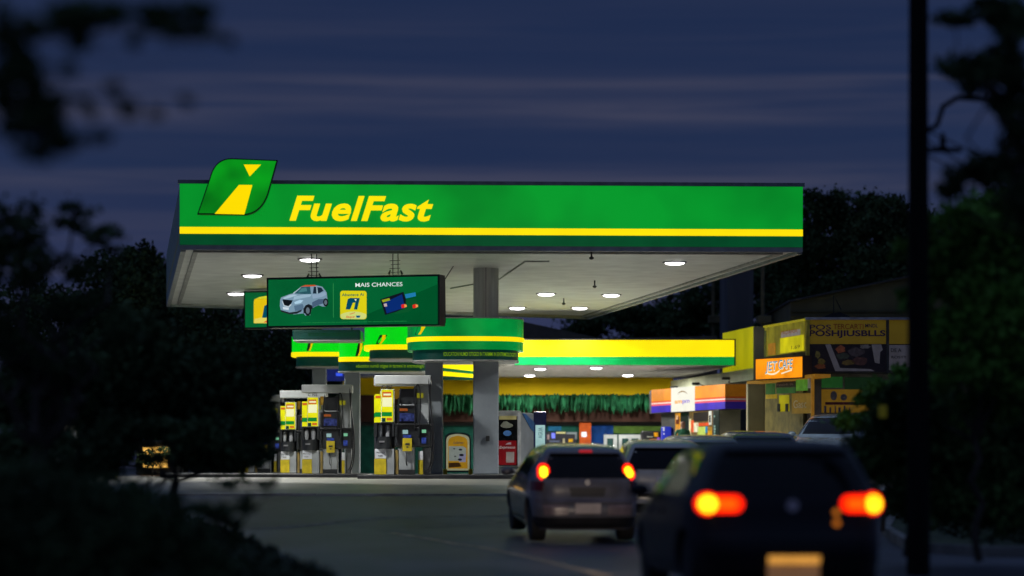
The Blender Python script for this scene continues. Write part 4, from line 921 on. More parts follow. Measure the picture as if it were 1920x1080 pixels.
# ---------------- corner shop on the right ----------------
cs = T('corner_shop', 'two storey corner shop clad in dim yellow sign boards behind the dark car', 'shop', (9.2, 74, .88))
Cn = Vector((X(1511, 72), 72, 0)); Lf = Vector((X(1434, 75.8), 75.8, 0)); Rt = Vector((X(1732, 72), 72, 0))
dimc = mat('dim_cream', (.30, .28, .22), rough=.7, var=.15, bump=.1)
zT, zM, zL = Z(600, 72), Z(700, 72), .88
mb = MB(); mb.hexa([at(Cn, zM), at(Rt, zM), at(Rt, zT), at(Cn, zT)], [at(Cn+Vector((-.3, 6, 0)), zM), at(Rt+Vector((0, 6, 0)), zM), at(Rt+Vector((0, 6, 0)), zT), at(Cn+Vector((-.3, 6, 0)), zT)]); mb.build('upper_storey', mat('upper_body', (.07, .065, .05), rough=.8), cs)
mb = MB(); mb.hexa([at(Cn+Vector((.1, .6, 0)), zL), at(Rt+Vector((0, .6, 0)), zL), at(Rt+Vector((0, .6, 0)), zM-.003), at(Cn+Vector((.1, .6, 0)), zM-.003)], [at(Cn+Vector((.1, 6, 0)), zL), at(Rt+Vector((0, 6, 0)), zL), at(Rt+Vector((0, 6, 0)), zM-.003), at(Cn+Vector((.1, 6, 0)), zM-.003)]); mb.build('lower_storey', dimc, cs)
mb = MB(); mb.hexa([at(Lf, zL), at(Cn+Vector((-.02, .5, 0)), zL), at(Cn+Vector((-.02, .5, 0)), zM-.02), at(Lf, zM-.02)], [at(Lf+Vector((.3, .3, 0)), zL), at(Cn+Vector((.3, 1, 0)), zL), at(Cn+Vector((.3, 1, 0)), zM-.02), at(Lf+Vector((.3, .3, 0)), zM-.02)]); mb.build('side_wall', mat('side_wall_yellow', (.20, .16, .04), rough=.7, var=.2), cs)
mb = MB(); mb.box(Cn.x-.02, Rt.x, 71.9, 72.15, zT+.003, zT+.07); mb.build('roof_edge', mat('pale_edge', (.3, .32, .42), rough=.5), cs)
mb = MB(); mb.bbox(Cn.x-.01, Cn.x+.09, 71.86, 71.98, zM, zT, .01); mb.build('corner_post', mat('yellow_post', (.45, .38, .04), rough=.5), cs)
rfF = mframe(Vector((0, 71.99, 0)), Vector((1, 0, 0)), Vector((0, 0, 1)))
def rp(nm, m, a, b, c, d, w=.01, par=cs, dy=0):
    mb = MB(); mb.prism([(X(a, 72), Z(d, 72)), (X(b, 72), Z(d, 72)), (X(b, 72), Z(c, 72)), (X(a, 72), Z(c, 72))], lambda u, v, q: rfF(u, v, q-dy), w, w-.02); return mb.build(nm, m, par)
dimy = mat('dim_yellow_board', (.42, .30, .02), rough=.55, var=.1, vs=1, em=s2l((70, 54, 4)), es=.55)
bn1 = rp('yellow_banner', dimy, 1516, 1661, 599, 645)
bn2 = rp('yellow_banner', dimy, 1667, 1730, 599, 645)
def rtx(body, a, y, b, h, m, par, nm='banner_lettering', sh=0, bold=.05):
    mb = MB(); text(mb, body, rfF, X(a, 72), Z(y, 72), h*72/F, X(b, 72)-X(a, 72), shear=sh, bold=bold, w=.016); mb.build(nm, m, par)
inkp = mat('purple_ink', (.04, .015, .09), rough=.6); inko = mat('orange_ink', (.35, .10, .01), rough=.6)
rtx('POS', 1518, 618, 1558, 9.5, inkp, bn1); rtx('TERCARTI', 1562, 617, 1619, 10, inko, bn1); rtx('MNDL', 1622, 614, 1646, 7, inkp, bn1)
rtx('POSHJIUSBLLS', 1517, 630, 1660, 11, inkp, bn1, bold=.09)
pb = rp('picture_board', mat('dark_board', (.02, .012, .016), rough=.4, var=.3, vs=2), 1517, 1661, 645.5, 697)
def q72(pts, m, nm, par, w=.018):
    mb = MB(); mb.prism([(X(a, 72), Z(b, 72)) for a, b in pts][::-1], rfF, w, w-.006); mb.build(nm, m, par)
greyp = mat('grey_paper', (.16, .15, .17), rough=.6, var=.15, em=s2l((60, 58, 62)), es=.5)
q72([(1547, 645.8), (1557, 645.8), (1575, 690), (1632, 692), (1640, 696), (1566, 696)], greyp, 'paper_panel', pb)
q72([(1634, 646), (1652, 646), (1655, 656), (1650, 660), (1649, 682), (1640, 680)], greyp, 'paper_panel', pb)
for (cx, cy, rx, ry, col) in ((1576, 655, 9, 7, (.25, .07, .03)), (1580, 668, 12, 6, (.04, .05, .04)), (1590, 680, 12, 5, (.12, .08, .02)), (1605, 660, 16, 8, (.05, .04, .05)), (1612, 677, 14, 8, (.07, .03, .03)), (1533, 665, 5, 7, (.14, .12, .03)), (1540, 678, 7, 6, (.15, .11, .02)), (1538, 687, 10, 5, (.2, .06, .02)), (1622, 650, 10, 4, (.15, .14, .15))):
    q72([(cx+rx*math.cos(-i*math.pi/6)*(1+.2*math.sin(i*3.7+cx)), cy+ry*math.sin(-i*math.pi/6)*(1+.2*math.sin(i*2.3+cy))) for i in range(12)][::-1], mat('food_%d' % cx, tuple(c*.6 for c in col), rough=.5, var=.4, vs=9, em=tuple(c*.10 for c in col), es=1), 'food_picture', pb, .020)
pb2 = rp('paper_board', greyp, 1667, 1730, 647, 694)
rtx('DE A', 1670, 660, 1690, 7, mat('dark_ink', (.02, .02, .03)), pb2); rtx('ROSTY', 1671, 672, 1700, 5, mat('dark_ink', (.02, .02, .03)), pb2)
rp('post', mat('dark_metal', (.05,.05,.05)), 1662, 1666, 598, 700, .03)
# left face sign boards of the corner shop
fl = frame(at(Lf, Z(664, 75.8)), at(Cn, Z(662, 72)), at(Lf, Z(612, 75.8)))
Ul = Cn-Lf; Ll = Ul.length; flm = mframe(at(Lf, 0), Ul, Vector((0, 0, 1)))
def lp(nm, m, a, b, z0, z1, w=.01, par=cs, base=None):
    mb = MB(); fn = base or flm; mb.prism([(a*Ll, z0), (b*Ll, z0), (b*Ll, z1), (a*Ll, z1)], fn, w, w-.02); return mb.build(nm, m, par)
za, zb2 = Z(664, 74), zT
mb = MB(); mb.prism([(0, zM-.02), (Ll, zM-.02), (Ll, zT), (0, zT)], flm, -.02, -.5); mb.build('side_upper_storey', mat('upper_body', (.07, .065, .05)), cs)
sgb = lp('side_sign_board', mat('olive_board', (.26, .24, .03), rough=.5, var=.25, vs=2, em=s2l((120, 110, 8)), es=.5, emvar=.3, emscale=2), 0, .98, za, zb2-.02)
lp('bright_panel', glow('bright_yellow_panel', (205, 195, 10), .8, emvar=.25), .40, .96, za+.03, za+.45, .02, sgb)
lp('grey_panel', mat('grey_lilac_panel', (.3, .27, .3), rough=.5, em=s2l((120, 110, 110)), es=.6), .42, .88, za+.46, za+.62, .02, sgb)
lp('orange_panel', mat('rust_panel', (.4, .17, .02), rough=.5, em=s2l((150, 95, 5)), es=.6), .10, .28, za+.02, za+.35, .02, sgb)
lp('dark_column', mat('dark_leaf', (0, .04, .02)), .0, .05, za, zb2-.1, .02, sgb)
mb = MB(); text(mb, 'PADARIA', flm, .42*Ll, zb2-.30, .12, .4*Ll, w=.022); mb.build('sign_lettering', mat('rust_ink', (.35, .12, .02), em=s2l((120, 60, 5)), es=.5), sgb)
mb = MB(); text(mb, '1,69', flm, .68*Ll, za+.1, .10, .2*Ll, w=.024); mb.build('sign_lettering', mat('dark_ink', (.02,.02,.03)), sgb)
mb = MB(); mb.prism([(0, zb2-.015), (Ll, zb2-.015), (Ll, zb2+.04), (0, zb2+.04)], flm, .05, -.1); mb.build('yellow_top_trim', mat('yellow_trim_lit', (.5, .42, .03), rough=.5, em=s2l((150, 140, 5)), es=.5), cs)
# JET CAFE lightbox
js = T('cafe_lightbox_sign', 'glowing orange cafe lightbox on the corner shop', 'sign', (X(1460, 72), 72, Z(712, 72)))
J0, J1 = Vector((X(1416, 73.4), 73.4, 0)), Vector((X(1505, 71.4), 71.4, 0)); zj0, zj1 = Z(713.5, 73.4), Z(672, 73.4)
Jl = (J1-J0).length; fj = mframe(at(J0, zj0), J1-J0, Vector((0, 0, 1))); hj = zj1-zj0
mb = MB(); mb.prism([(0, 0), (Jl, 0), (Jl, hj), (0, hj)], fj, -.01, -.3); mb.build('case', mat('brown_case', (.06, .03, .01), rough=.5), js)
mb = MB(); mb.prism([(.03, .03), (Jl-.03, .03), (Jl-.03, hj-.03), (.03, hj-.03)], fj, 0, -.008); jf = mb.build('lit_face', mat('cafe_orange', (.5, .2, 0), rough=.3, em=s2l((242, 140, 10)), es=1, emvar=.22, emscale=1.6), js)
for off, m, w in (((0, 0), glow('cafe_white', (240, 235, 200), 1), .006), ((.008, .01), glow('cafe_blue', (20, 130, 170), 1), .012)):
    mb = MB(); bo = .10 if w < .01 else .0
    text(mb, 'JET', fj, Jl*.22+off[0], hj*.40+off[1], .26, Jl*.26, shear=.15, bold=bo, w=w); text(mb, 'CAFE', fj, Jl*.50+off[0], hj*.45+off[1], .26, Jl*.30, shear=.15, bold=bo, w=w)
    mb.build('cafe_lettering', m, jf)
mb = MB(); mb.prism([(Jl*a, hj*b) for a, b in bez((.23, .38), (.37, .16), (.52, .42), 8)+bez((.52, .36), (.40, .10), (.25, .28), 8)], fj, .008, .003); mb.build('swoosh', glow('cafe_white', (240, 235, 200), 1), jf)
mb = MB(); mb.prism([(Jl*.56, hj*.22), (Jl*.78, hj*.36), (Jl*.78, hj*.42), (Jl*.56, hj*.28)], fj, .008, .003); mb.build('underline_mark', glow('cafe_white', (240, 235, 200), 1), jf)
# ledge beam under it
Lb0, Lb1 = Vector((X(1400, 74), 74, 0)), Vector((X(1528, 71), 71, 0)); fb = mframe(at(Lb0, 0), Lb1-Lb0, Vector((0, 0, 1))); Lbl = (Lb1-Lb0).length
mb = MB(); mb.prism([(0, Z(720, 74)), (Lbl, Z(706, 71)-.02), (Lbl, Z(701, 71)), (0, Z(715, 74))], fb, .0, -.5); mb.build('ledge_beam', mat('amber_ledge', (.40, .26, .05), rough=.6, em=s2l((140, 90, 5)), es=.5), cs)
mb = MB(); mb.bbox(X(1521, 71), X(1527, 71), 71, 71.1, .88, Z(703, 71), .01); mb.build('thin_post', mat('amber_ledge', (0,0,0)), cs)
# lower boards
fl2 = mframe(Vector((X(1436, 74), 74, 0)), Vector((X(1521, 71.4)-X(1436, 74), -2.6, 0)), Vector((0, 0, 1))); L2 = Vector((X(1521, 71.4)-X(1436, 74), -2.6)).length
def l2(nm, m, a, b, c, d, w=.0, par=cs):   # c,d = photo rows top,bottom at left..; simple
    mb = MB(); D = lambda q: 74-2.6*q
    mb.prism([(a*L2, Z(d, D(a))), (b*L2, Z(d-3*(b-a), D(b))), (b*L2, Z(c-3*(b-a), D(b))), (a*L2, Z(c, D(a)))], fl2, w, w-.015); return mb.build(nm, m, par)
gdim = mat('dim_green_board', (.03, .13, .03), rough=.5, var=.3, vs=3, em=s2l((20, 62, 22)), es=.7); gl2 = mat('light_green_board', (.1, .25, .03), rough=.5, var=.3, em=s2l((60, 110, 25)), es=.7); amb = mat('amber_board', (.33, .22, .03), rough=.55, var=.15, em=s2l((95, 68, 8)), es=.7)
l2('green_board', gdim, .0, .20, 719, 742); bb = l2('black_board', blackf, .24, .66, 716, 727, .005); l2('green_board', gdim, .24, .66, 727.5, 738); l2('light_green_board', gl2, .67, .92, 712, 733)
l2('white_strip', whp, .93, .99, 706, 728, .01); g1 = l2('amber_board', amb, .58, .99, 738, 776); l2('yellow_strip', mat('yellow_strip', (.45, .33, .02), em=s2l((130, 105, 5)), es=.6), .0, .25, 740, 748, .006)
l2('yellow_figure_board', glow('yellow_figure', (165, 155, 15), .7, emvar=.3), .30, .52, 741, 772, .006); l2('dark_leg', blackf, .27, .33, 757, 772, .02); l2('dark_leg', blackf, .45, .51, 757, 772, .02)
mb = MB(); text(mb, 'Gasc', fl2, .62*L2, Z(765, 72.2), .22, .28*L2, bold=.0, w=.004); mb.build('board_lettering', mat('board_white', (.6, .58, .5), rough=.6), g1)
mb = MB(); text(mb, 'Panelada dia', fl2, .26*L2, Z(723, 73), .065, .36*L2, w=.008); mb.build('board_lettering', mat('pink_ink', (.4, .3, .35)), bb)
rp('green_board', gdim, 1545, 1585, 705, 726, .01, cs, .6); r2 = rp('dark_green_board', mat('deep_green_board', (.015, .05, .02), em=s2l((12, 32, 14)), es=.7), 1589, 1660, 706, 729, .01, cs, .6)
q_ = rp('amber_board', amb, 1545, 1660, 729, 773, .01, cs, .6)
for cx in (1568, 1587):
    mb = MB(); mb.prism([(X(cx, 72)+.09*math.cos(i*math.pi/6), Z(741 if cx < 1580 else 744, 72)+(.13 if cx < 1580 else .09)*math.sin(i*math.pi/6)) for i in range(12)], lambda u, v, w: rfF(u, v, w-.6), .022, .012); mb.build('round_portrait_spot', mat('grey_oval', (.2, .2, .22)), q_)
rp('red_stripe', mat('maroon_stripe', (.12, .015, .03)), 1552, 1625, 753, 758, .022, q_, .6)
for i in range(6): rp('bottle_print', mat('lilac_print', (.12, .12, .2)), 1550+i*9+(i % 3), 1554+i*9, 760+(i % 2)*3, 773, .022, q_, .6)
rp('pillar', mat('grey_pillar', (.2, .19, .19), rough=.7), 1532, 1544, 705, 889, .06, cs, .6)
for a, b in ((1402, 1433), (1443, 1458)):
    t_ = T('wall_pier', 'broad beige pier right of the striped sign' if a == 1402 else 'narrow beige pier beside the green boards', 'pier', (X((a+b)/2, 76), 76, .88))
    mb = MB(); mb.bbox(X(a, 76), X(b, 76), 76, 76.5, .88, Z(718, 76), .02); mb.build('shaft', mat('pier_beige', (.33, .29, .17), rough=.75, var=.12, vs=1.5, bump=.2), t_)
# big dim warehouse behind, concrete tower, poles
wh = T('warehouse', 'large dim olive warehouse wall rising behind the corner shop', 'warehouse', (12, 100, .88))
fw = mframe(Vector((0, 100, 0)), Vector((1, 0, 0)), Vector((0, 0, 1)))
mb = MB(); mb.prism([(X(1482, 100), .88), (X(1860, 100), .88), (X(1860, 100), Z(488, 100)), (X(1482, 100), Z(566, 100))], fw, 0, -12); mb.build('wall', mat('olive_cladding', (.14, .12, .05), rough=.7, var=.15, vs=.8), wh)
mb = MB(); mb.prism([(X(1478, 100), Z(566.5, 100)), (X(1865, 100), Z(487, 100)), (X(1865, 100), Z(484, 100)), (X(1478, 100), Z(563.5, 100))], fw, .3, -12.2); mb.build('roof_edge', mat('dark_metal', (.05,.05,.05)), wh)
mb = MB()
for y in (591, 583): mb.box(X(1482, 99.9), X(1860, 99.9), 99.9, 99.96, Z(y, 99.9)-.03, Z(y, 99.9)+.03)
mb.build('cladding_rail', mat('rail_olive', (.08, .07, .03)), wh)
mb = MB(); mb.prism([(X(1528, 76), Z(601, 76)), (X(1610, 76), Z(601, 76)), (X(1590, 76), Z(592, 76)), (X(1575, 76), Z(585, 76)), (X(1560, 76), Z(587, 76))], mframe(Vector((0, 76, 0)), Vector((1, 0, 0)), Vector((0, 0, 1))), 0, -2); mb.tube([(X(1563, 76), 76, Z(590, 76)), (X(1563, 76), 76, Z(553, 76)), (X(1577, 76), 76, Z(581, 76))], .02, 6)
tag(mb.build('roof_mound', mat('dark_tarp', (.02, .02, .025), rough=.8)), 'dark covered heap with a thin mast on the corner shop roof', 'roof heap')
t = T('concrete_tower', 'dark grey concrete block rising behind the striped sign wall', 'tower', (X(1390, 106), 106, .88))
mb = MB(); mb.bbox(X(1364, 106), X(1413, 106), 106, 110, .88, Z(470, 106), .05); mb.build('shaft', mat('tower_concrete', (.09, .09, .10), rough=.85, var=.2, vs=.4, stretch=(2, 2, .3)), t)
for px, D, ty, lb in ((1430, 98, 480, 'thin pale pole in the dark right of the concrete block'), (1337, 112, 500, 'thin dim pole in the dark left of the concrete block')):
    mb = MB(); mb.tube([(X(px, D), D, .88), (X(px, D), D, Z(ty, D))], .07, 8); mb.bbox(X(px, D)-.2, X(px, D)+.3, D-.2, D+.2, Z(606, D), Z(592, D), .03)
    tag(mb.build('thin_pole', mat('pole_beige', (.12, .10, .05), rough=.8)), lb, 'pole')
# little things seen through the left bushes
t = T('lit_kiosk', 'small kiosk with amber lit window seen through the left bush', 'kiosk', (X(292, 88), 88, .9))
D = 88; mb = MB(); mb.bbox(X(255, D), X(330, D), D, D+2, .9, Z(826, D), .03); mb.build('walls', mat('kiosk_dark', (.04, .04, .03), rough=.8), t)
mb = MB(); mb.box(X(268, D), X(315, D), D-.05, D-.005, Z(877, D), Z(838, D)); mb.build('amber_window', glow('amber_window', (250, 190, 90), 1.1, emvar=.45, emscale=3), t)
t = T('blue_lightbox', 'small blue lit panel behind the leftmost pillar signs', 'sign', (X(632, 90), 90, 3.9))
mb = MB(); mb.bbox(X(611, 90), X(648, 90), 90, 90.3, Z(714, 90), Z(683, 90), .02); mb.build('case', mat('blue_case', (.01, .02, .12), em=s2l((18, 26, 90)), es=.7), t)
mb = MB(); mb.box(X(630, 90), X(642, 90), 89.97, 89.997, Z(705, 90), Z(699, 90)); mb.build('blue_light', glow('blue_light', (60, 90, 235), 1), t)
mb = MB(); mb.tube([(X(640, 90), 90.15, .9), (X(640, 90), 90.15, Z(712, 90))], .05); mb.build('post', dm, t)

# ---------------- cars ----------------
HATCH = [(.20,.14,-.16,.80,6),(.28,.05,-.06,.85,6),(.42,.0,-.01,.88,6.5),(.55,.0,.0,.885,6.5),(.68,.035,-.07,.888,6.5),(.76,.05,-.22,.885,6.5),(.86,.06,-.62,.87,6.5),(.95,.075,-1.02,.855,6.5),(1.0,.09,-1.12,.835,6.5),(1.15,.17,-1.36,.77,6),(1.30,.26,-1.64,.70,6),(1.385,.33,-1.86,.655,5.5),(1.43,.40,-2.02,.61,5),(1.462,.55,-2.2,.54,4.5),(1.48,.85,-2.5,.40,4)]
class Body:
    def __init__(s, L=4.0, hk=1.0, wk=1.0, table=HATCH): s.t = [(z*hk, r, L+f, w*wk, n) for z, r, f, w, n in table]; s.L = L
    def par(s, z):
        t = s.t
        if z <= t[0][0]: return t[0][1:]
        for a, b in zip(t, t[1:]):
            if z <= b[0]:
                k = (z-a[0])/(b[0]-a[0]); return tuple(a[i]+(b[i]-a[i])*k for i in range(1, 5))
        return t[-1][1:]
    def pt(s, z, th, off=0):
        r, f, w, n = s.par(z); c, q = math.cos(th), math.sin(th)
        x = w*math.copysign(abs(c)**(2/n), c); y = (r+f)/2+(f-r)/2*math.copysign(abs(q)**(2/n), q)
        if off:
            nx = math.copysign(abs(c)**(2-2/n), c)/w; ny = math.copysign(abs(q)**(2-2/n), q)/((f-r)/2); l = math.hypot(nx, ny)+1e-9
            x += off*nx/l; y += off*ny/l
        return Vector((x, y, z))
    def rear_th(s, z, fx):  # fraction of half width at the tail
        n = s.par(z)[3]; fx = max(-.985, min(.985, fx)); c = math.copysign(abs(fx)**(n/2), fx); return -math.acos(c)
    def front_th(s, z, fx): return -s.rear_th(z, fx)
    def side_th(s, z, y, side):
        r, f, w, n = s.par(z); g = (y-(r+f)/2)/((f-r)/2); g = max(-.97, min(.97, g)); q = math.copysign(abs(g)**(n/2), g); th = math.asin(q)
        return th if side > 0 else math.pi-th
def patch(mb, B, th_fn, z0, z1, a0, a1, b0, b1, off=.006, nu=10, nv=6, inner=-.03):
    """closed shell over the body surface; a0..a1 horizontal limits at z0, b0..b1 at z1"""
    o, i_ = [], []
    for v in range(nv+1):
        k = v/nv; z = z0+(z1-z0)*k
        for u in range(nu+1):
            h = u/nu; q = (a0+(b0-a0)*k)*(1-h)+(a1+(b1-a1)*k)*h; th = th_fn(z, q); o.append(B.pt(z, th, off)); i_.append(B.pt(z, th, inner))
    m = nu+1; fs = [(r*m+c, r*m+c+1, (r+1)*m+c+1, (r+1)*m+c) for r in range(nv) for c in range(nu)]
    n = len(o); fs += [tuple(reversed([q+n for q in f])) for f in fs]
    ed = [(c, c+1) for c in range(nu)]+[(nv*m+c+1, nv*m+c) for c in range(nu)]+[((r+1)*m, r*m) for r in range(nv)]+[(r*m+nu, (r+1)*m+nu) for r in range(nv)]
    fs += [(a, b, b+n, a+n) for a, b in ed]
    mb.add(o+i_, fs)
glassm = mat('car_glass', (.006, .007, .009), rough=.06, var=.1, spec=.2)
tyre_m = mat('tyre_rubber', (.012, .012, .012), rough=.8); rimm = mat('alloy_rim', (.28, .28, .3), rough=.3, metal=.8)
trim = mat('car_black_trim', (.012, .012, .013), rough=.5); chrome = mat('chrome', (.6, .6, .62), rough=.15, metal=1)
def car(name, label, cat, loc, rz, paint, L=4.0, hk=1.0, wk=1.0, pitch=0, lamp='none', opts=()):
    t = T(name, label, cat, loc, rz, None, pitch); B = Body(L, hk, wk)
    zs = [q[0] for q in B.t]; fine = []
    for a, b in zip(zs, zs[1:]): fine += [a, (a+b)/2]
    fine.append(zs[-1]); n = 72; mb = MB(); vs = []
    for z in fine:
        for i in range(n): vs.append(B.pt(z, 2*math.pi*i/n+.0437))
    k = len(fine); mb.add(vs, [(i*n+j, i*n+(j+1) % n, (i+1)*n+(j+1) % n, (i+1)*n+j) for i in range(k-1) for j in range(n)]+[tuple(range(n-1, -1, -1)), tuple((k-1)*n+j for j in range(n))])
    body = mb.build('body', paint, t, local=True, smooth=True)
    wr = .31; yw_ = (.72, L-.82); wx = .80*wk
    cut = MB()
    for yy in yw_:
        for sx in (-1, 1): cut.lathe([(wr+.06, (wx-.22)*sx), (wr+.06, (wx+.3)*sx)], (0, yy, wr), 28, 'X')
    # (lathe along X)
    co = cut.build('cutter', paint, t, local=True)
    md = body.modifiers.new('arches', 'BOOLEAN'); md.operation = 'DIFFERENCE'; md.object = co; md.solver = 'EXACT'
    dg = bpy.context.evaluated_depsgraph_get(); dg.update(); me = bpy.data.meshes.new_from_object(body.evaluated_get(dg))
    body.modifiers.clear(); body.data = me; bpy.data.objects.remove(co)
    me.polygons.foreach_set('use_smooth', [True]*len(me.polygons))
    try: me.set_sharp_from_angle(angle=math.radians(35))
    except Exception: pass
    for yy in yw_:
        for sx in (-1, 1):
            mb = MB(); mb.lathe([(wr-.09, sx*(wx-.20)), (wr-.01, sx*(wx-.19)), (wr, sx*(wx-.15)), (wr, sx*(wx+.0)), (wr-.012, sx*(wx+.03)), (wr-.09, sx*(wx+.035))], (0, yy, wr), 28, 'X'); w_ = mb.build('wheel', tyre_m, t, local=True, smooth=True)
            mb = MB(); mb.lathe([(wr-.085, sx*(wx-.02)), (wr-.085, sx*(wx+.033)), (wr-.11, sx*(wx+.028)), (wr-.115, sx*(wx-.01))], (0, yy, wr), 24, 'X')
            for s in range(6):
                a = s*math.pi/3+.3; d = Vector((0, math.cos(a), math.sin(a))); e_ = Vector((0, -d.z, d.y)); c0 = Vector((sx*(wx+.025), yy, wr))
                mb.hexa([c0+d*.02+e_*.028, c0+d*.21+e_*.018, c0+d*.21-e_*.018, c0+d*.02-e_*.028], [c0+d*.02+e_*.028-Vector((sx*.03, 0, 0)), c0+d*.21+e_*.018-Vector((sx*.03, 0, 0)), c0+d*.21-e_*.018-Vector((sx*.03, 0, 0)), c0+d*.02-e_*.028-Vector((sx*.03, 0, 0))])
            mb.build('rim', rimm, w_, local=True)
    h = hk
    mb = MB(); patch(mb, B, B.rear_th, 1.0*h, 1.375*h, -.86, .86, -.84, .84, .007, 14, 8); mb.build('rear_window', glassm, t, local=True, smooth=True)
    mb = MB(); patch(mb, B, B.front_th, 1.0*h, 1.38*h, -.9, .9, -.86, .86, .007, 14, 8); mb.build('windscreen', glassm, t, local=True, smooth=True)
    for sx in (-1, 1):
        f0 = B.par(1.0*h)[1]; f1 = B.par(1.36*h)[1]
        mb = MB(); patch(mb, B, lambda z, y: B.side_th(z, y, sx), .985*h, 1.36*h, .62, L*.47, .78, L*.47, .007, 10, 6); mb.build('side_window', glassm, t, local=True, smooth=True)
        mb = MB(); patch(mb, B, lambda z, y: B.side_th(z, y, sx), .985*h, 1.36*h, L*.49, f0-.22, L*.49, f1-.16, .007, 10, 6); mb.build('side_window', glassm, t, local=True, smooth=True)
        x0 = B.par(.98*h)[2]; mb = MB(); mb.sphere((sx*(x0+.13), f0-.32, 1.0*h), .11, .07, .075, 14, 8); mb.tube([(sx*(x0-.02), f0-.3, .97*h), (sx*(x0+.08), f0-.3, .98*h)], .02, 6); mb.build('mirror', paint, t, local=True, smooth=True)
        for yy in (L*.48, L*.66): mb = MB(); patch(mb, B, lambda z, y: B.side_th(z, y, sx), .80*h, .83*h, yy-.22, yy-.04, yy-.22, yy-.04, .03, 4, 2, -.005); mb.build('door_handle', paint, t, local=True, smooth=True)
        mb = MB(); patch(mb, B, lambda z, y: B.side_th(z, y, sx), .3, .33, 1.2, L-1.3, 1.2, L-1.3, .012, 8, 2, -.005); mb.build('sill_trim', trim, t, local=True)
    mb = MB(); patch(mb, B, B.rear_th, .23*h, .40*h, -.93, .93, -.93, .93, .012, 20, 4); mb.build('rear_valance', trim, t, local=True, smooth=True)
    mb = MB(); patch(mb, B, B.rear_th, .60*h, .615*h, -.9, .9, -.9, .9, .004, 20, 2); mb.build('bumper_seam', trim, t, local=True)
    mb = MB(); patch(mb, B, B.rear_th, 1.38*h, 1.43*h, -.82, .82, -.80, .80, .07, 16, 3, -.03); mb.build('roof_spoiler', paint, t, local=True, smooth=True)
    mb = MB(); patch(mb, B, B.front_th, .35*h, .62*h, -.6, .6, -.62, .62, .012, 12, 4); mb.build('grille', trim, t, local=True)
    for s in (-1, 1):
        mb = MB(); patch(mb, B, B.front_th, .58*h, .70*h, s*.95, s*.62, s*.93, s*.66, .012, 8, 4); mb.build('headlight', mat('headlamp_glass', (.4, .42, .45), rough=.1) if 'headon' not in opts else glow('headlamp_on', (235, 230, 190), 1.6), t, local=True, smooth=True)
    return t, B
def tail(t, B, z0, z1, a0, a1, b0, b1, m, nm='tail_light', off=.02, par=None):
    mb = MB(); patch(mb, B, B.rear_th, z0, z1, a0, a1, b0, b1, off, 10, 6, -.01); return mb.build(nm, m, par or t, local=True, smooth=True)
def stadium(t, B, xa, za, xb, zb, r, m, nm, off=.012, par=None):
    # rounded lamp between two points of the tail
    mb = MB(); A, C = Vector((xa, 0, za)), Vector((xb, 0, zb)); d = (C-A); d = d.normalized() if d.length else Vector((1, 0, 0)); a0 = math.atan2(d.z, d.x)
    pts = [(C.x+r*math.cos(a0+t_), C.z+r*math.sin(a0+t_)) for t_ in [(-.5+i/9)*math.pi for i in range(10)]]+[(A.x-r*math.cos(a0+t_), A.z-r*math.sin(a0+t_)) for t_ in [(-.5+i/9)*math.pi for i in range(10)]]
    yc_ = B.pt(za, B.rear_th(za, max(-.97, min(.97, (xa+xb)/2/B.par(za)[2]))), 0).y
    n = len(pts); f = lambda p, o_: (p[0], B.pt(p[1], B.rear_th(p[1], max(-.97, min(.97, p[0]/B.par(p[1])[2]))), 0).y*.25+yc_*.75-o_, p[1])
    mb.add([f(p, off) for p in pts]+[f(p, -.03) for p in pts], [tuple(range(n)), tuple(range(2*n-1, n-1, -1))]+[((i+1) % n, i, i+n, (i+1) % n+n) for i in range(n)])
    return mb.build(nm, m, par or t, local=True)
def plate(t, B, z0, z1, m, hw=.2, nm='number_plate', off=.02, dx=0):
    mb = MB(); y = min(B.par(z0)[0], B.par(z1)[0])-off; mb.bbox(dx-hw, dx+hw, y-.008, y+.03, z0, z1, .006); return mb.build(nm, m, t, local=True)
def dot(t, B, x, z, r, m, nm, off=.012, par=None):
    mb = MB(); y = B.par(z)[0]-off; mb.add([(x+r*math.cos(2*math.pi*i/14), y-.006, z+r*math.sin(2*math.pi*i/14)) for i in range(14)]+[(x+r*math.cos(2*math.pi*i/14), y+.02, z+r*math.sin(2*math.pi*i/14)) for i in range(14)], [tuple(range(14)), tuple(range(27, 13, -1))]+[((i+1) % 14, i, i+14, (i+1) % 14+14) for i in range(14)])
    return mb.build(nm, m, par or t, local=True)
red = mat('tail_red', (.3, .0, .0), rough=.3, em=(1.6, .02, .0), es=1.2); redo = mat('tail_orange_red', (.4, .05, 0), rough=.3, em=(1.8, .10, .0), es=1.3)
yel = mat('tail_yellow_core', (.5, .4, 0), rough=.3, em=(2.4, 1.25, .02), es=1.5)
# dark hatchback, nearest
Dc = 23.9; pd = mat('navy_car_paint', (.006, .007, .012), rough=.36, var=.1, spec=.3)
xc = X(1484, Dc)
dc, B = car('dark_hatchback', 'dark navy hatchback nearest the camera with glowing round tail lights', 'car', (xc+.02, Dc, 0), math.radians(5.5), pd, 4.2, 1.0, 1.03)
zc = Z(945, Dc)
for s in (-1, 1):
    tl = stadium(dc, B, s*.52, zc, s*.70, zc, .078, red, 'tail_light', .02)
    stadium(dc, B, s*.755, zc, s*.757, zc, .10, red, 'round_housing', .035, tl)
    stadium(dc, B, s*.55, zc, s*.64, zc, .045, redo, 'inner_lamp', .06, tl)
    stadium(dc, B, s*.755, zc, s*.757, zc, .074, yel, 'round_lamp', .085, tl)
pmat = mat('lit_plate', (.4, .3, .18), rough=.5, em=s2l((130, 90, 55)), es=.5)
plate(dc, B, Z(1092, Dc), Z(1058, Dc), pmat, .235)
mb = MB(); yb_ = B.par(.4)[0]-.03
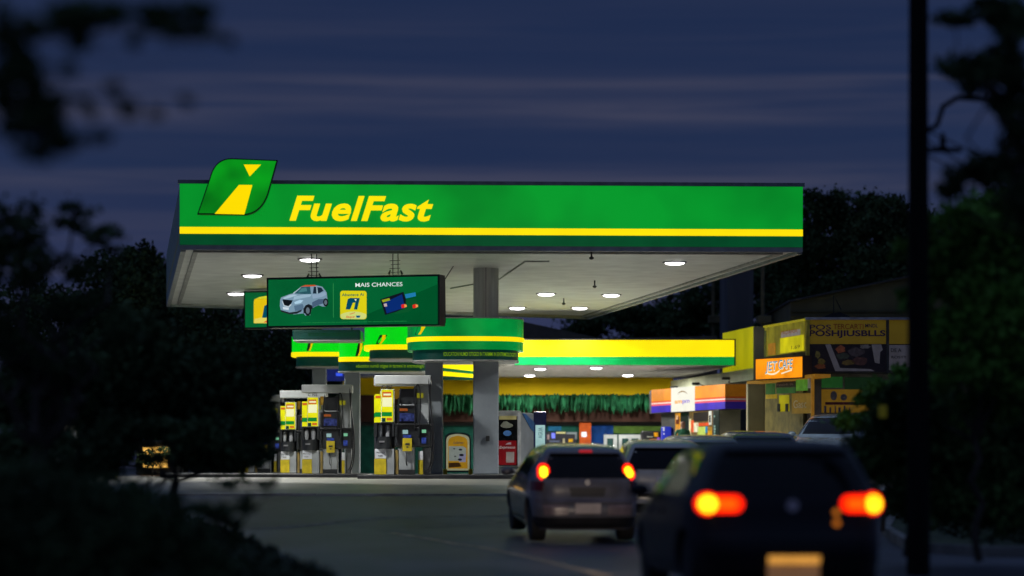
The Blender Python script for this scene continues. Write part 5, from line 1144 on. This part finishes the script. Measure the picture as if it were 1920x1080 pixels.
mb.bbox(-.235, .235, yb_-.012, yb_+.01, Z(1057, Dc), Z(1042, Dc), .006); mb.build('plate_lamp', glow('plate_lamp', (215, 150, 66), 1, emvar=.1, emscale=7), dc, local=True)
dot(dc, B, 0, Z(948, Dc), .055, chrome, 'round_emblem', .015)
for z_ in (961, 981): dot(dc, B, .40, Z(z_, Dc), .028, glow('amber_glint', (200, 110, 30), .9), 'glint_dot', .02)  # amber glints given as small glowing dots, no lamps
# its headlights, which light the tail of the car ahead
for s in (-1, 1):
    ld = bpy.data.lights.new('headlight_beam', 'SPOT'); ld.energy = 430; ld.color = (1, .80, .62); ld.spot_size = math.radians(46); ld.spot_blend = .8; ld.shadow_soft_size = .08
    lo = bpy.data.objects.new('headlight_beam', ld); COL.objects.link(lo); lo.parent = dc; lo.location = (s*.62, 4.28, .64); lo.rotation_euler = (math.radians(88.5), 0, 0)
# grey compact car
Dm = 41.0; pg = mat('dark_grey_car_paint', (.125, .12, .13), rough=.24, var=.1, spec=.5, coat=.6)
gc, B = car('grey_hatchback', 'dark grey hatchback ahead of the navy one with tall red tail lights', 'car', (X(1102, Dm), Dm, gz(Dm)+.005), math.radians(7), pg, 3.95, 1.0, .97, pitch=math.radians(2.6))
z0, z1 = Z(902, Dm)-gz(Dm), Z(871, Dm)-gz(Dm)
for s in (-1, 1):
    lx = s*.665; tl = stadium(gc, B, lx+.015*max(s, 0), z0+.085, lx-.015*max(s, 0), z1-.085, .088, red, 'tail_light', .03)
    stadium(gc, B, lx+.015*max(s, 0), z0+.10, lx-.015*max(s, 0), z1-.10, .058, yel, 'lamp_core', .045, tl)
    tail(gc, B, z0-.16, z0-.02, s*.98, s*.80, s*1.0, s*.80, mat('dark_red_lens', (.08, .005, .008), rough=.2), 'lower_lens', .02, tl)
tail(gc, B, 1.395, 1.425, -.16, .16, -.16, .16, mat('third_brake', (.3, 0, 0), em=(.45, .01, .01), es=1), 'high_brake_light', .085)
plate(gc, B, .46, .62, mat('grey_plate', (.5, .42, .36), rough=.5), .2)
tail(gc, B, .64, .68, -.9, .9, -.9, .9, mat('bumper_highlight', (.16, .14, .15), rough=.2, metal=.5), 'bumper_lip', .03)
tail(gc, B, .72, .86, -.30, .30, -.34, .34, trim, 'plate_recess', .004)
dot(gc, B, 0, .935, .045, chrome, 'round_emblem', .01)
tail(gc, B, .44, .60, -.78, -.36, -.80, -.36, mat('pale_reflector', (.2, .15, .15), rough=.25), 'bumper_insert', .014)
tail(gc, B, .44, .60, .36, .78, .36, .80, mat('pale_reflector', (.2, .15, .15), rough=.25), 'bumper_insert', .014)
# silver car with yellowish roof
Ds = 46.5; ps = mat('silver_car_paint', (.48, .49, .46), rough=.24, metal=.1, var=.05, coat=.4)
sc_, B = car('silver_hatchback', 'silver hatchback partly hidden between the grey and the navy car', 'car', (X(1252, Ds), Ds, gz(Ds)), math.radians(2), ps, 4.0, .985, .98, pitch=math.radians(2.5))
for s in (-1, 1): tail(sc_, B, .95, 1.04, s*.97, s*.60, s*.93, s*.78, mat('unlit_red_lens', (.16, .01, .015), rough=.2), off=.02)
plate(sc_, B, .74, .86, whp, .2); tail(sc_, B, .5, .56, -.6, .6, -.6, .6, trim, 'bumper_grille', .014)
Dq = 52.5
cq, B = car('silver_sedan', 'low silver car beyond the silver hatchback, only its roof line showing', 'car', (X(1330, Dq), Dq, gz(Dq)), math.radians(4), ps, 4.1, .86, 1.0, pitch=math.radians(3))
Dw = 53.5
cw_, B = car('dark_saloon', 'dark car roof just above the roof of the navy hatchback', 'car', (X(1436, Dw), Dw, gz(Dw)), math.radians(3), mat('teal_car_paint', (.04, .06, .06), rough=.2, coat=.5), 4.1, .89, 1.0, pitch=math.radians(3))
# suv on the right, van at left, parked car facing us at the shop
sv, B = car('parked_suv', 'dark suv with pale roof edge parked beneath the corner shop boards', 'car', (X(1545, 66)+1.1, 70.3, .93), math.radians(165), mat('blue_grey_car_paint', (.14, .19, .24), rough=.25, coat=.5), 4.5, 1.09, 1.0)
VAN = [(.22,.1,-.1,.84,7),(.35,.0,.0,.90,8),(.8,.0,-.02,.92,8),(1.0,.0,-.3,.92,8),(1.2,.01,-.55,.91,8),(1.5,.03,-.8,.88,8),(1.85,.06,-1.05,.84,7),(2.0,.12,-1.2,.78,6),(2.05,.3,-1.5,.6,5)]
van = T('white_van', 'pale van parked far left, dim through the dark foliage', 'van', (X(125, 62), 62, .9), math.radians(78))
B = Body(4.6, 1.0, 1.0, VAN); mb = MB(); n = 48; zz = [q[0] for q in B.t]; vs = []
for z in zz:
    for i in range(n): vs.append(B.pt(z, 2*math.pi*i/n+.06))
k = len(zz); mb.add(vs, [(i*n+j, i*n+(j+1) % n, (i+1)*n+(j+1) % n, (i+1)*n+j) for i in range(k-1) for j in range(n)]+[tuple(range(n-1, -1, -1)), tuple((k-1)*n+j for j in range(n))])
mb.build('body', mat('white_van_paint', (.55, .57, .6), rough=.3), van, local=True, smooth=True)
for sx in (-1, 1):
    mb = MB(); patch(mb, B, lambda z, y: B.side_th(z, y, sx), 1.2, 1.75, .4, 3.3, .4, 3.3, .01, 10, 4); mb.build('side_window', glassm, van, local=True)
    for yy in (.8, 3.6):
        mb = MB(); mb.lathe([(.2, sx*.66), (.32, sx*.68), (.33, sx*.86), (.31, sx*.93), (.2, sx*.94)], (0, yy, .33), 24, 'X'); mb.build('wheel', tyre_m, van, local=True, smooth=True)
mb = MB(); patch(mb, B, B.rear_th, 1.15, 1.75, -.8, .8, -.8, .8, .01); mb.build('rear_window', glassm, van, local=True)

# ---------------- person in the small shop door ----------------
def person(loc, label, shirt, rz=0):
    t = T('person', label, 'person', loc, rz)
    J = {'pel': (0, 0, .95, .14), 'chest': (0, 0, 1.28, .155), 'neck': (0, .0, 1.47, .06), 'head': (0, -.02, 1.60, .095), 'top': (0, -.01, 1.70, .075),
         'ls': (-.19, 0, 1.40, .055), 'le': (-.25, .02, 1.13, .042), 'lw': (-.22, -.12, .92, .03), 'lh': (-.21, -.17, .86, .035),
         'rs': (.19, 0, 1.40, .055), 're': (.25, .02, 1.13, .042), 'rw': (.18, -.16, 1.0, .03), 'rh': (.15, -.22, .98, .035),
         'lt': (-.1, 0, .88, .085), 'lk': (-.11, -.02, .5, .058), 'la': (-.11, .02, .1, .04), 'lf': (-.12, -.13, .04, .035),
         'rt': (.1, 0, .88, .085), 'rk': (.12, -.01, .5, .058), 'ra': (.12, .03, .1, .04), 'rf': (.13, -.12, .04, .035)}
    ks = list(J); E = [('pel','chest'),('chest','neck'),('neck','head'),('head','top'),('chest','ls'),('ls','le'),('le','lw'),('lw','lh'),('chest','rs'),('rs','re'),('re','rw'),('rw','rh'),('pel','lt'),('lt','lk'),('lk','la'),('la','lf'),('pel','rt'),('rt','rk'),('rk','ra'),('ra','rf')]
    me = bpy.data.meshes.new('body'); me.from_pydata([J[k][:3] for k in ks], [(ks.index(a), ks.index(b)) for a, b in E], [])
    o = bpy.data.objects.new('body', me); COL.objects.link(o); md = o.modifiers.new('skin', 'SKIN')
    for i, k in enumerate(ks): me.skin_vertices[0].data[i].radius = (J[k][3], J[k][3]*.85); me.skin_vertices[0].data[i].use_root = (k == 'pel')
    s = o.modifiers.new('sub', 'SUBSURF'); s.levels = 2; s.render_levels = 2
    dg = bpy.context.evaluated_depsgraph_get(); dg.update(); m2 = bpy.data.meshes.new_from_object(o.evaluated_get(dg)); o.modifiers.clear(); o.data = m2; o.parent = t
    skin = mat('skin', (.28, .15, .10), rough=.6); sh = mat('green_shirt', shirt, rough=.8); tr = mat('dark_trousers', (.03, .03, .04), rough=.8); hr = mat('dark_hair', (.01, .008, .006), rough=.6)
    m2.materials.clear()
    for q in (skin, sh, tr, hr): m2.materials.append(q)
    for p in m2.polygons:
        c = p.center; p.material_index = 2 if c.z < .93 and abs(c.x) < .2 else (1 if (c.z < 1.45 and c.z > 1.13) or (c.z >= .93 and c.z < 1.45 and abs(c.x) < .17 and c.y > -.12) else (3 if (c.z > 1.66 or (c.z > 1.55 and c.y > .02)) else 0)); p.use_smooth = True
    return t
person((X(1280, 84), 84, .93), 'person in a green shirt standing at the small shop door', (.01, .09, .04), .2)

# ---------------- utility pole, wires ----------------
polem = mat('dark_pole_wood', (.010, .009, .009), rough=.85, spec=.1, var=.25, vs=3, stretch=(4, 4, .4), bump=.3)
up = T('utility_pole', 'thick dark utility pole standing in front of the right trees', 'pole', (X(1722, 30), 30, .1))
mb = MB(); mb.tube([(X(1722, 30), 30, -.2), (X(1722, 30), 30, 4), (X(1722, 30), 30, 9)], .135, 16, .10); mb.build('shaft', polem, up, smooth=True)
mb = MB(); D = 30.2; x_ = X(1722, D); mb.tube([(x_+.05, D, Z(250, D)), (X(1757, D), D, Z(235, D)), (X(1768, D), D, Z(200, D)), (X(1795, D), D, Z(183, D)), (X(1840, D), D, Z(186, D)), (X(1875, D), D, Z(196, D))], .03, 8); mb.bbox(X(1868, D), X(1905, D), D-.1, D+.1, Z(202, D), Z(193, D), .02); mb.build('lamp_arm', polem, up, smooth=True)
mb = MB(); mb.tube([(x_-.02, D-.1, Z(283, D)), (X(1800, D), D-.1, Z(283, D))], .03, 8); mb.build('cross_arm', polem, up)
mb = MB(); mb.lathe([(.03, 0), (.045, .03), (.03, .06), (.045, .09), (.03, .12), (.02, .18)], (X(1765, D), D-.1, Z(281, D)), 12); mb.build('insulator', polem, up, smooth=True)
for i, (y0, y1, lb) in enumerate(((238, 243, 'thin cable leaving the utility pole just below the lamp arm'), (283, 286, 'lower thin cable leaving the utility pole at the crossarm'), (255, 268, 'slack thin cable between the other two at the utility pole'))):
    D = 30.3; mb = MB(); x0, x1 = X(1725, D), X(2400, D+16); pts = [(x0+(x1-x0)*q/16, D+16*q/16, Z(y0, D)+(.2)*q/16-.9*math.sin(math.pi*q/16)*(.4+.2*i)) for q in range(17)]
    mb.tube(pts, .009, 5); tag(mb.build('overhead_cable', polem), lb, 'cable', 'cables on the utility pole')

# ---------------- trees ----------------
bark = mat('bark', (.05, .04, .03), rough=.9, var=.3, vs=3, bump=.6)
lm_d = mat('dark_foliage', (.050, .082, .032), rough=.75, var=.4, vs=.7, spec=.15)
lm_m = mat('brightened_foliage', (.11, .25, .035), rough=.7, var=.4, vs=.8, spec=.2)  # green raised in place of light falling on the leaves
def limb(mb, a, b, r0, r1, wob=.15, seed=0, n=6):
    rs = random.Random(seed); a, b = Vector(a), Vector(b); L = (b-a).length
    pts = [a+(b-a)*i/n+(Vector((rs.uniform(-1, 1), rs.uniform(-1, 1), rs.uniform(-.5, .5)))*wob*L*.12*(1 if 0 < i < n else 0)) for i in range(n+1)]
    mb.tube(pts, r0, 7, r1)
def tree(name, label, base, blobs, n, size, lm=lm_d, tr=.18, clumps=18, spread=.2, seed=1, cat='tree', group=None, forks=None, lr=.55, pw=.8):
    t = T(name, label, cat, base, 0, group); mb = MB()
    bx_, by_, bz_ = base
    c = Vector((sum(b[0] for b in blobs)/len(blobs), sum(b[1] for b in blobs)/len(blobs), sum(b[2] for b in blobs)/len(blobs)))
    fk = Vector(forks) if forks else Vector((bx_*.7+c.x*.3, by_*.7+c.y*.3, bz_+(c.z-bz_)*.45))
    limb(mb, base, fk, tr, tr*.7, .5, seed); tk = mb.build('trunk', bark, t, smooth=True)
    mb = MB()
    for i, b in enumerate(blobs):
        limb(mb, fk, (b[0], b[1], b[2]), tr*lr, tr*lr*.25, 1.2, seed+i)
        rs = random.Random(seed+i*7)
        for k in range(5):
            e_ = Vector((b[0]+rs.uniform(-.8, .8)*b[3], b[1]+rs.uniform(-.8, .8)*b[4], b[2]+rs.uniform(-.5, .9)*b[5])); limb(mb, (b[0], b[1], b[2]), e_, tr*lr*.3, tr*.03, 1, seed+k)
    mb.build('branches', bark, t, smooth=True)
    leaves('crown', cloud(blobs, n, clumps, spread, seed, pw), size, lm, t, seed=seed)
    return t
def BL(px, py, D, rx, rz, ry=None): # blob from photo measurements: pixel radii
    return (X(px, D), D, Z(py, D), rx*D/F, (ry if ry else rx*D/F), rz*D/F)
bgG = 'background trees beyond the station'
# far right behind canopy
tree('broad_tree', 'broad dark tree rising above the right corner of the canopy', (X(1570, 118), 118, .8), [BL(1545, 395, 118, 50, 42), BL(1610, 400, 118, 55, 45), BL(1580, 470, 118, 90, 60), BL(1560, 560, 118, 100, 60)], 26000, .12, seed=3, clumps=26, group=bgG)
tree('broad_tree', 'dark tree sloping down behind the utility pole', (X(1690, 112), 112, .8), [BL(1665, 420, 112, 60, 40), BL(1720, 450, 112, 60, 50), BL(1690, 520, 112, 90, 60)], 20000, .12, seed=5, clumps=24, group=bgG)
tree('broad_tree', 'dark tree under the right canopy edge beside the concrete block', (X(1440, 128), 128, .8), [BL(1430, 530, 128, 60, 50), BL(1470, 480, 128, 60, 50), BL(1440, 600, 128, 90, 40)], 18000, .14, seed=6, clumps=22, group=bgG)
tree('broad_tree', 'low dark tree just above the yellow shop fascia', (X(1200, 132), 132, .8), [BL(1170, 610, 132, 110, 36), BL(1270, 600, 132, 80, 50), BL(1340, 570, 132, 60, 70)], 18000, .14, seed=8, clumps=24, group=bgG)
for i, (px, ty, D, lb) in enumerate(((1880, 380, 115, 'far dark tree hidden behind the right edge foliage'), (2080, 420, 110, 'far dark tree beyond the right picture edge'))):
    tree('broad_tree', lb, (X(px, D), D, .8), [BL(px, ty+30, D, 90, 50), BL(px-50, ty+120, D, 110, 70), BL(px+50, ty+130, D, 110, 70), BL(px, ty+270, D, 150, 120)], 12000, .15, seed=90+i, clumps=34, group=bgG)
# far left
for i, (px, ty, hw, D, lb) in enumerate(((262, 455, 34, 104, 'slim topped tree nearest the left canopy edge against the sky'), (305, 488, 40, 110, 'low round tree touching the left canopy edge'), (205, 470, 60, 112, 'far tree behind the blurred left tree'), (380, 560, 70, 108, 'dark tree below the left canopy corner'), (470, 570, 80, 112, 'dark tree behind the small left billboard'), (560, 600, 70, 116, 'dark tree behind the leftmost drum sign'), (60, 520, 90, 110, 'far dark tree at the left picture edge'))):
    tree('dark_tree', lb, (X(px, D), D, .8), [BL(px, ty+30, D, hw*.8, 30), BL(px-hw*.3, ty+90, D, hw*1.2, 60), BL(px+hw*.4, ty+100, D, hw*1.2, 60), BL(px, ty+190, D, hw*1.6, 90), BL(px, ty+270, D, hw*1.6, 70)], 15000, .13, seed=20+i, clumps=36, group=bgG)
# mid left tree, soft focus
D = 27
tree('spreading_tree', 'large soft focused tree spreading over the left edge of the picture', (X(60, D), D, 0), [BL(30, 430, D, 70, 50), BL(140, 405, D, 38, 28), BL(195, 440, D, 42, 18), BL(50, 500, D, 60, 34), BL(140, 500, D, 40, 22), BL(215, 470, D, 20, 12), BL(130, 590, D, 45, 25), BL(30, 650, D, 50, 40), BL(110, 690, D, 70, 30), BL(-20, 560, D, 40, 70), BL(170, 560, D, 30, 16), BL(225, 610, D, 40, 34)], 6500, .04, seed=41, clumps=16, spread=.24, tr=.12, lr=.35)
# dense bushes at left
D = 36
tree('dense_bush', 'dense black bush standing before the left pumps', (X(330, D), D, .1), [BL(330, 735, D, 110, 65), BL(440, 790, D, 55, 45), BL(250, 660, D, 70, 60), BL(150, 720, D, 110, 70), BL(60, 730, D, 110, 60), BL(215, 770, D, 60, 45), BL(480, 740, D, 30, 26), BL(400, 690, D, 60, 40), BL(495, 790, D, 22, 40), BL(470, 850, D, 40, 20)], 24000, .07, seed=43, clumps=60, spread=.25, tr=.08, cat='bush', lr=.3)
tree('dense_bush', 'dark bush around the amber lit kiosk window', (X(230, 33), 33, .1), [BL(210, 830, 33, 45, 60), BL(385, 830, 33, 60, 42), BL(90, 860, 33, 110, 50), BL(440, 850, 33, 50, 30), BL(340, 850, 33, 20, 30), BL(290, 800, 33, 60, 14), BL(485, 800, 33, 28, 40), BL(290, 858, 33, 26, 8)], 9000, .06, seed=44, clumps=34, spread=.25, tr=.07, cat='bush', lr=.3)
D = 20
tree('roadside_shrub', 'dark blurred shrub filling the lower left corner', (X(120, D), D, 0), [BL(130, 1000, D, 150, 90), BL(280, 1020, D, 90, 60), BL(30, 930, D, 110, 60), BL(380, 1060, D, 60, 40), BL(170, 940, D, 80, 36), BL(60, 1060, D, 140, 60)], 10000, .045, seed=45, clumps=46, spread=.27, tr=.05, cat='shrub', lr=.3)
D = 24
tree('leafy_shrub', 'shrub with loose twigs reaching over the forecourt edge', (X(330, D), D, 0), [BL(440, 905, D, 45, 14), BL(370, 960, D, 60, 22), BL(290, 940, D, 50, 22), BL(410, 1000, D, 50, 26), BL(500, 905, D, 20, 16), BL(460, 945, D, 22, 22), BL(235, 925, D, 40, 30)], 2100, .035, seed=46, clumps=14, spread=.22, tr=.03, cat='shrub', lr=.3)
# near overhanging branches, top left
D = 14
bl = [BL(135, 45, D, 38, 26), BL(150, 75, D, 18, 20), BL(65, 55, D, 26, 20), BL(300, 30, D, 40, 20), BL(365, 25, D, 32, 20), BL(250, 80, D, 10, 10), BL(30, 160, D, 50, 50), BL(20, 70, D, 30, 60), BL(80, 200, D, 40, 22), BL(110, 190, D, 14, 14), BL(212, 163, D, 10, 9), BL(240, 205, D, 16, 12), BL(170, 212, D, 9, 9), BL(290, 213, D, 10, 9), BL(185, 258, D, 22, 9), BL(120, 262, D, 30, 14), BL(60, 235, D, 50, 24), BL(432, 78, D, 8, 8), BL(210, 20, D, 30, 14), BL(50, 120, D, 20, 18), BL(80, 285, D, 40, 14)]
tree('overhanging_tree', 'blurred near branches hanging into the top left corner', (X(-420, D), D, 0), bl+[BL(150, 30, D, 60, 24), BL(330, 60, D, 60, 10), BL(20, 130, D, 20, 16), BL(130, 130, D, 12, 10), BL(155, 190, D, 12, 8), BL(5, 190, D, 14, 30), BL(340, 50, D, 14, 8), BL(225, 190, D, 9, 7), BL(350, 190, D, 9, 8)], 9000, .027, seed=51, pw=.5, clumps=16, spread=.3, tr=.16, lr=.035, forks=(X(-330, D), D, Z(120, D)))
# right tree
D = 23
br = [BL(1790, 35, D, 32, 16), BL(1850, 20, D, 40, 22), BL(1895, 60, D, 45, 60), BL(1800, 125, D, 40, 28), BL(1865, 140, D, 50, 40), BL(1910, 210, D, 35, 60), BL(1880, 195, D, 20, 16), BL(1860, 310, D, 50, 34), BL(1915, 330, D, 60, 80), BL(1780, 345, D, 28, 28)]
tree('leafy_tree', 'dark leafy tree along the upper right edge of the picture', (X(1960, D), D, .1), br, 5200, .05, seed=61, clumps=16, spread=.25, tr=.11, lr=.2, forks=(X(1985, D), D, Z(500, D)))
D = 31
br = [BL(1800, 430, D, 60, 50), BL(1870, 420, D, 70, 70), BL(1780, 520, D, 60, 60), BL(1860, 540, D, 80, 70), BL(1910, 640, D, 80, 90), BL(1800, 620, D, 60, 60), BL(1840, 720, D, 80, 60), BL(1700, 470, D, 26, 20), BL(1700, 560, D, 20, 26)]
tree('slender_tree', 'slender pale trunked tree with brightened green leaves right of the pole', (X(1836, D), D, .12), br, 12000, .06, lm=lm_m, seed=62, clumps=26, spread=.24, tr=.05, lr=.4)
D = 33
tree('dense_bush', 'dark bush between the navy hatchback and the utility pole', (X(1700, D), D, .12), [BL(1675, 815, D, 60, 60), BL(1630, 860, D, 50, 45), BL(1740, 820, D, 80, 90), BL(1830, 850, D, 110, 80), BL(1900, 790, D, 80, 90), BL(1675, 740, D, 30, 22), BL(1760, 930, D, 110, 40), BL(1880, 940, D, 100, 40)], 20000, .06, lm=mat('bush_foliage', (.06, .115, .03), rough=.75, var=.45, vs=.8, spec=.15), seed=63, clumps=60, spread=.27, tr=.06, cat='bush', lr=.3)
tree('leafy_shrub', 'leafy green shrub in front of the lower boards of the corner shop', (X(1655, 42), 42, .2), [BL(1665, 745, 42, 50, 26), BL(1615, 790, 42, 45, 18), BL(1690, 705, 42, 18, 20), BL(1690, 790, 42, 45, 36), BL(1765, 670, 42, 22, 60)], 3400, .075, lm=lm_m, seed=66, clumps=30, spread=.28, tr=.04, cat='shrub', lr=.4)
tree('leafy_shrub', 'thin shrub whose leaves cross the amber kiosk window', (X(285, 78), 78, .88), [BL(292, 850, 78, 26, 10), BL(275, 866, 78, 20, 8), BL(305, 842, 78, 12, 6)], 520, .06, seed=67, clumps=12, spread=.3, tr=.03, cat='shrub', lr=.4)
mb = MB(); mb.bbox(X(1648, 32), X(1663, 32), 32, 32.03, Z(783, 32), Z(760, 32), .004); tag(mb.build('small_yellow_sign', mat('small_sign_yellow', (.3, .28, .03), rough=.5, em=s2l((60, 58, 8)), es=.5)), 'tiny dim yellow sign plate in the right bush', 'sign')
# rough verge grass
def tufts(name, n, fx, size, seed, label):
    rs = np.random.RandomState(seed); pts = fx(rs, n); o = leaves(name, pts, size, mat('verge_grass_blades', (.03, .045, .015), rough=.8, var=.3), None, seed=seed); tag(o, label, 'grass', kind='stuff')
tufts('verge_grass', 9000, lambda rs, n: np.array([(x_, y_, gz(y_)+.12+rs.uniform(0, .16)) for x_, y_ in zip(rs.uniform(6.6, 14, n), rs.uniform(37, 53, n))]), .08, 71, 'rough grass on the right verge')
def lf_(rs, n):
    o = []
    while len(o) < n:
        y_ = rs.uniform(24, 51); e_ = np.interp(y_, [b for a, b in edgeL], [a for a, b in edgeL]); x_ = e_-.2-abs(rs.normal())*2.2; o.append((x_, y_, gz(y_)+.12+rs.uniform(0, .15)))
    return np.array(o)
tufts('verge_grass', 8000, lf_, .08, 72, 'rough dark grass on the left verge')
# ground pass: unused data cleanup
for o in list(bpy.data.objects):
    if o.name.startswith('lettering') and o.type == 'FONT': bpy.data.objects.remove(o)
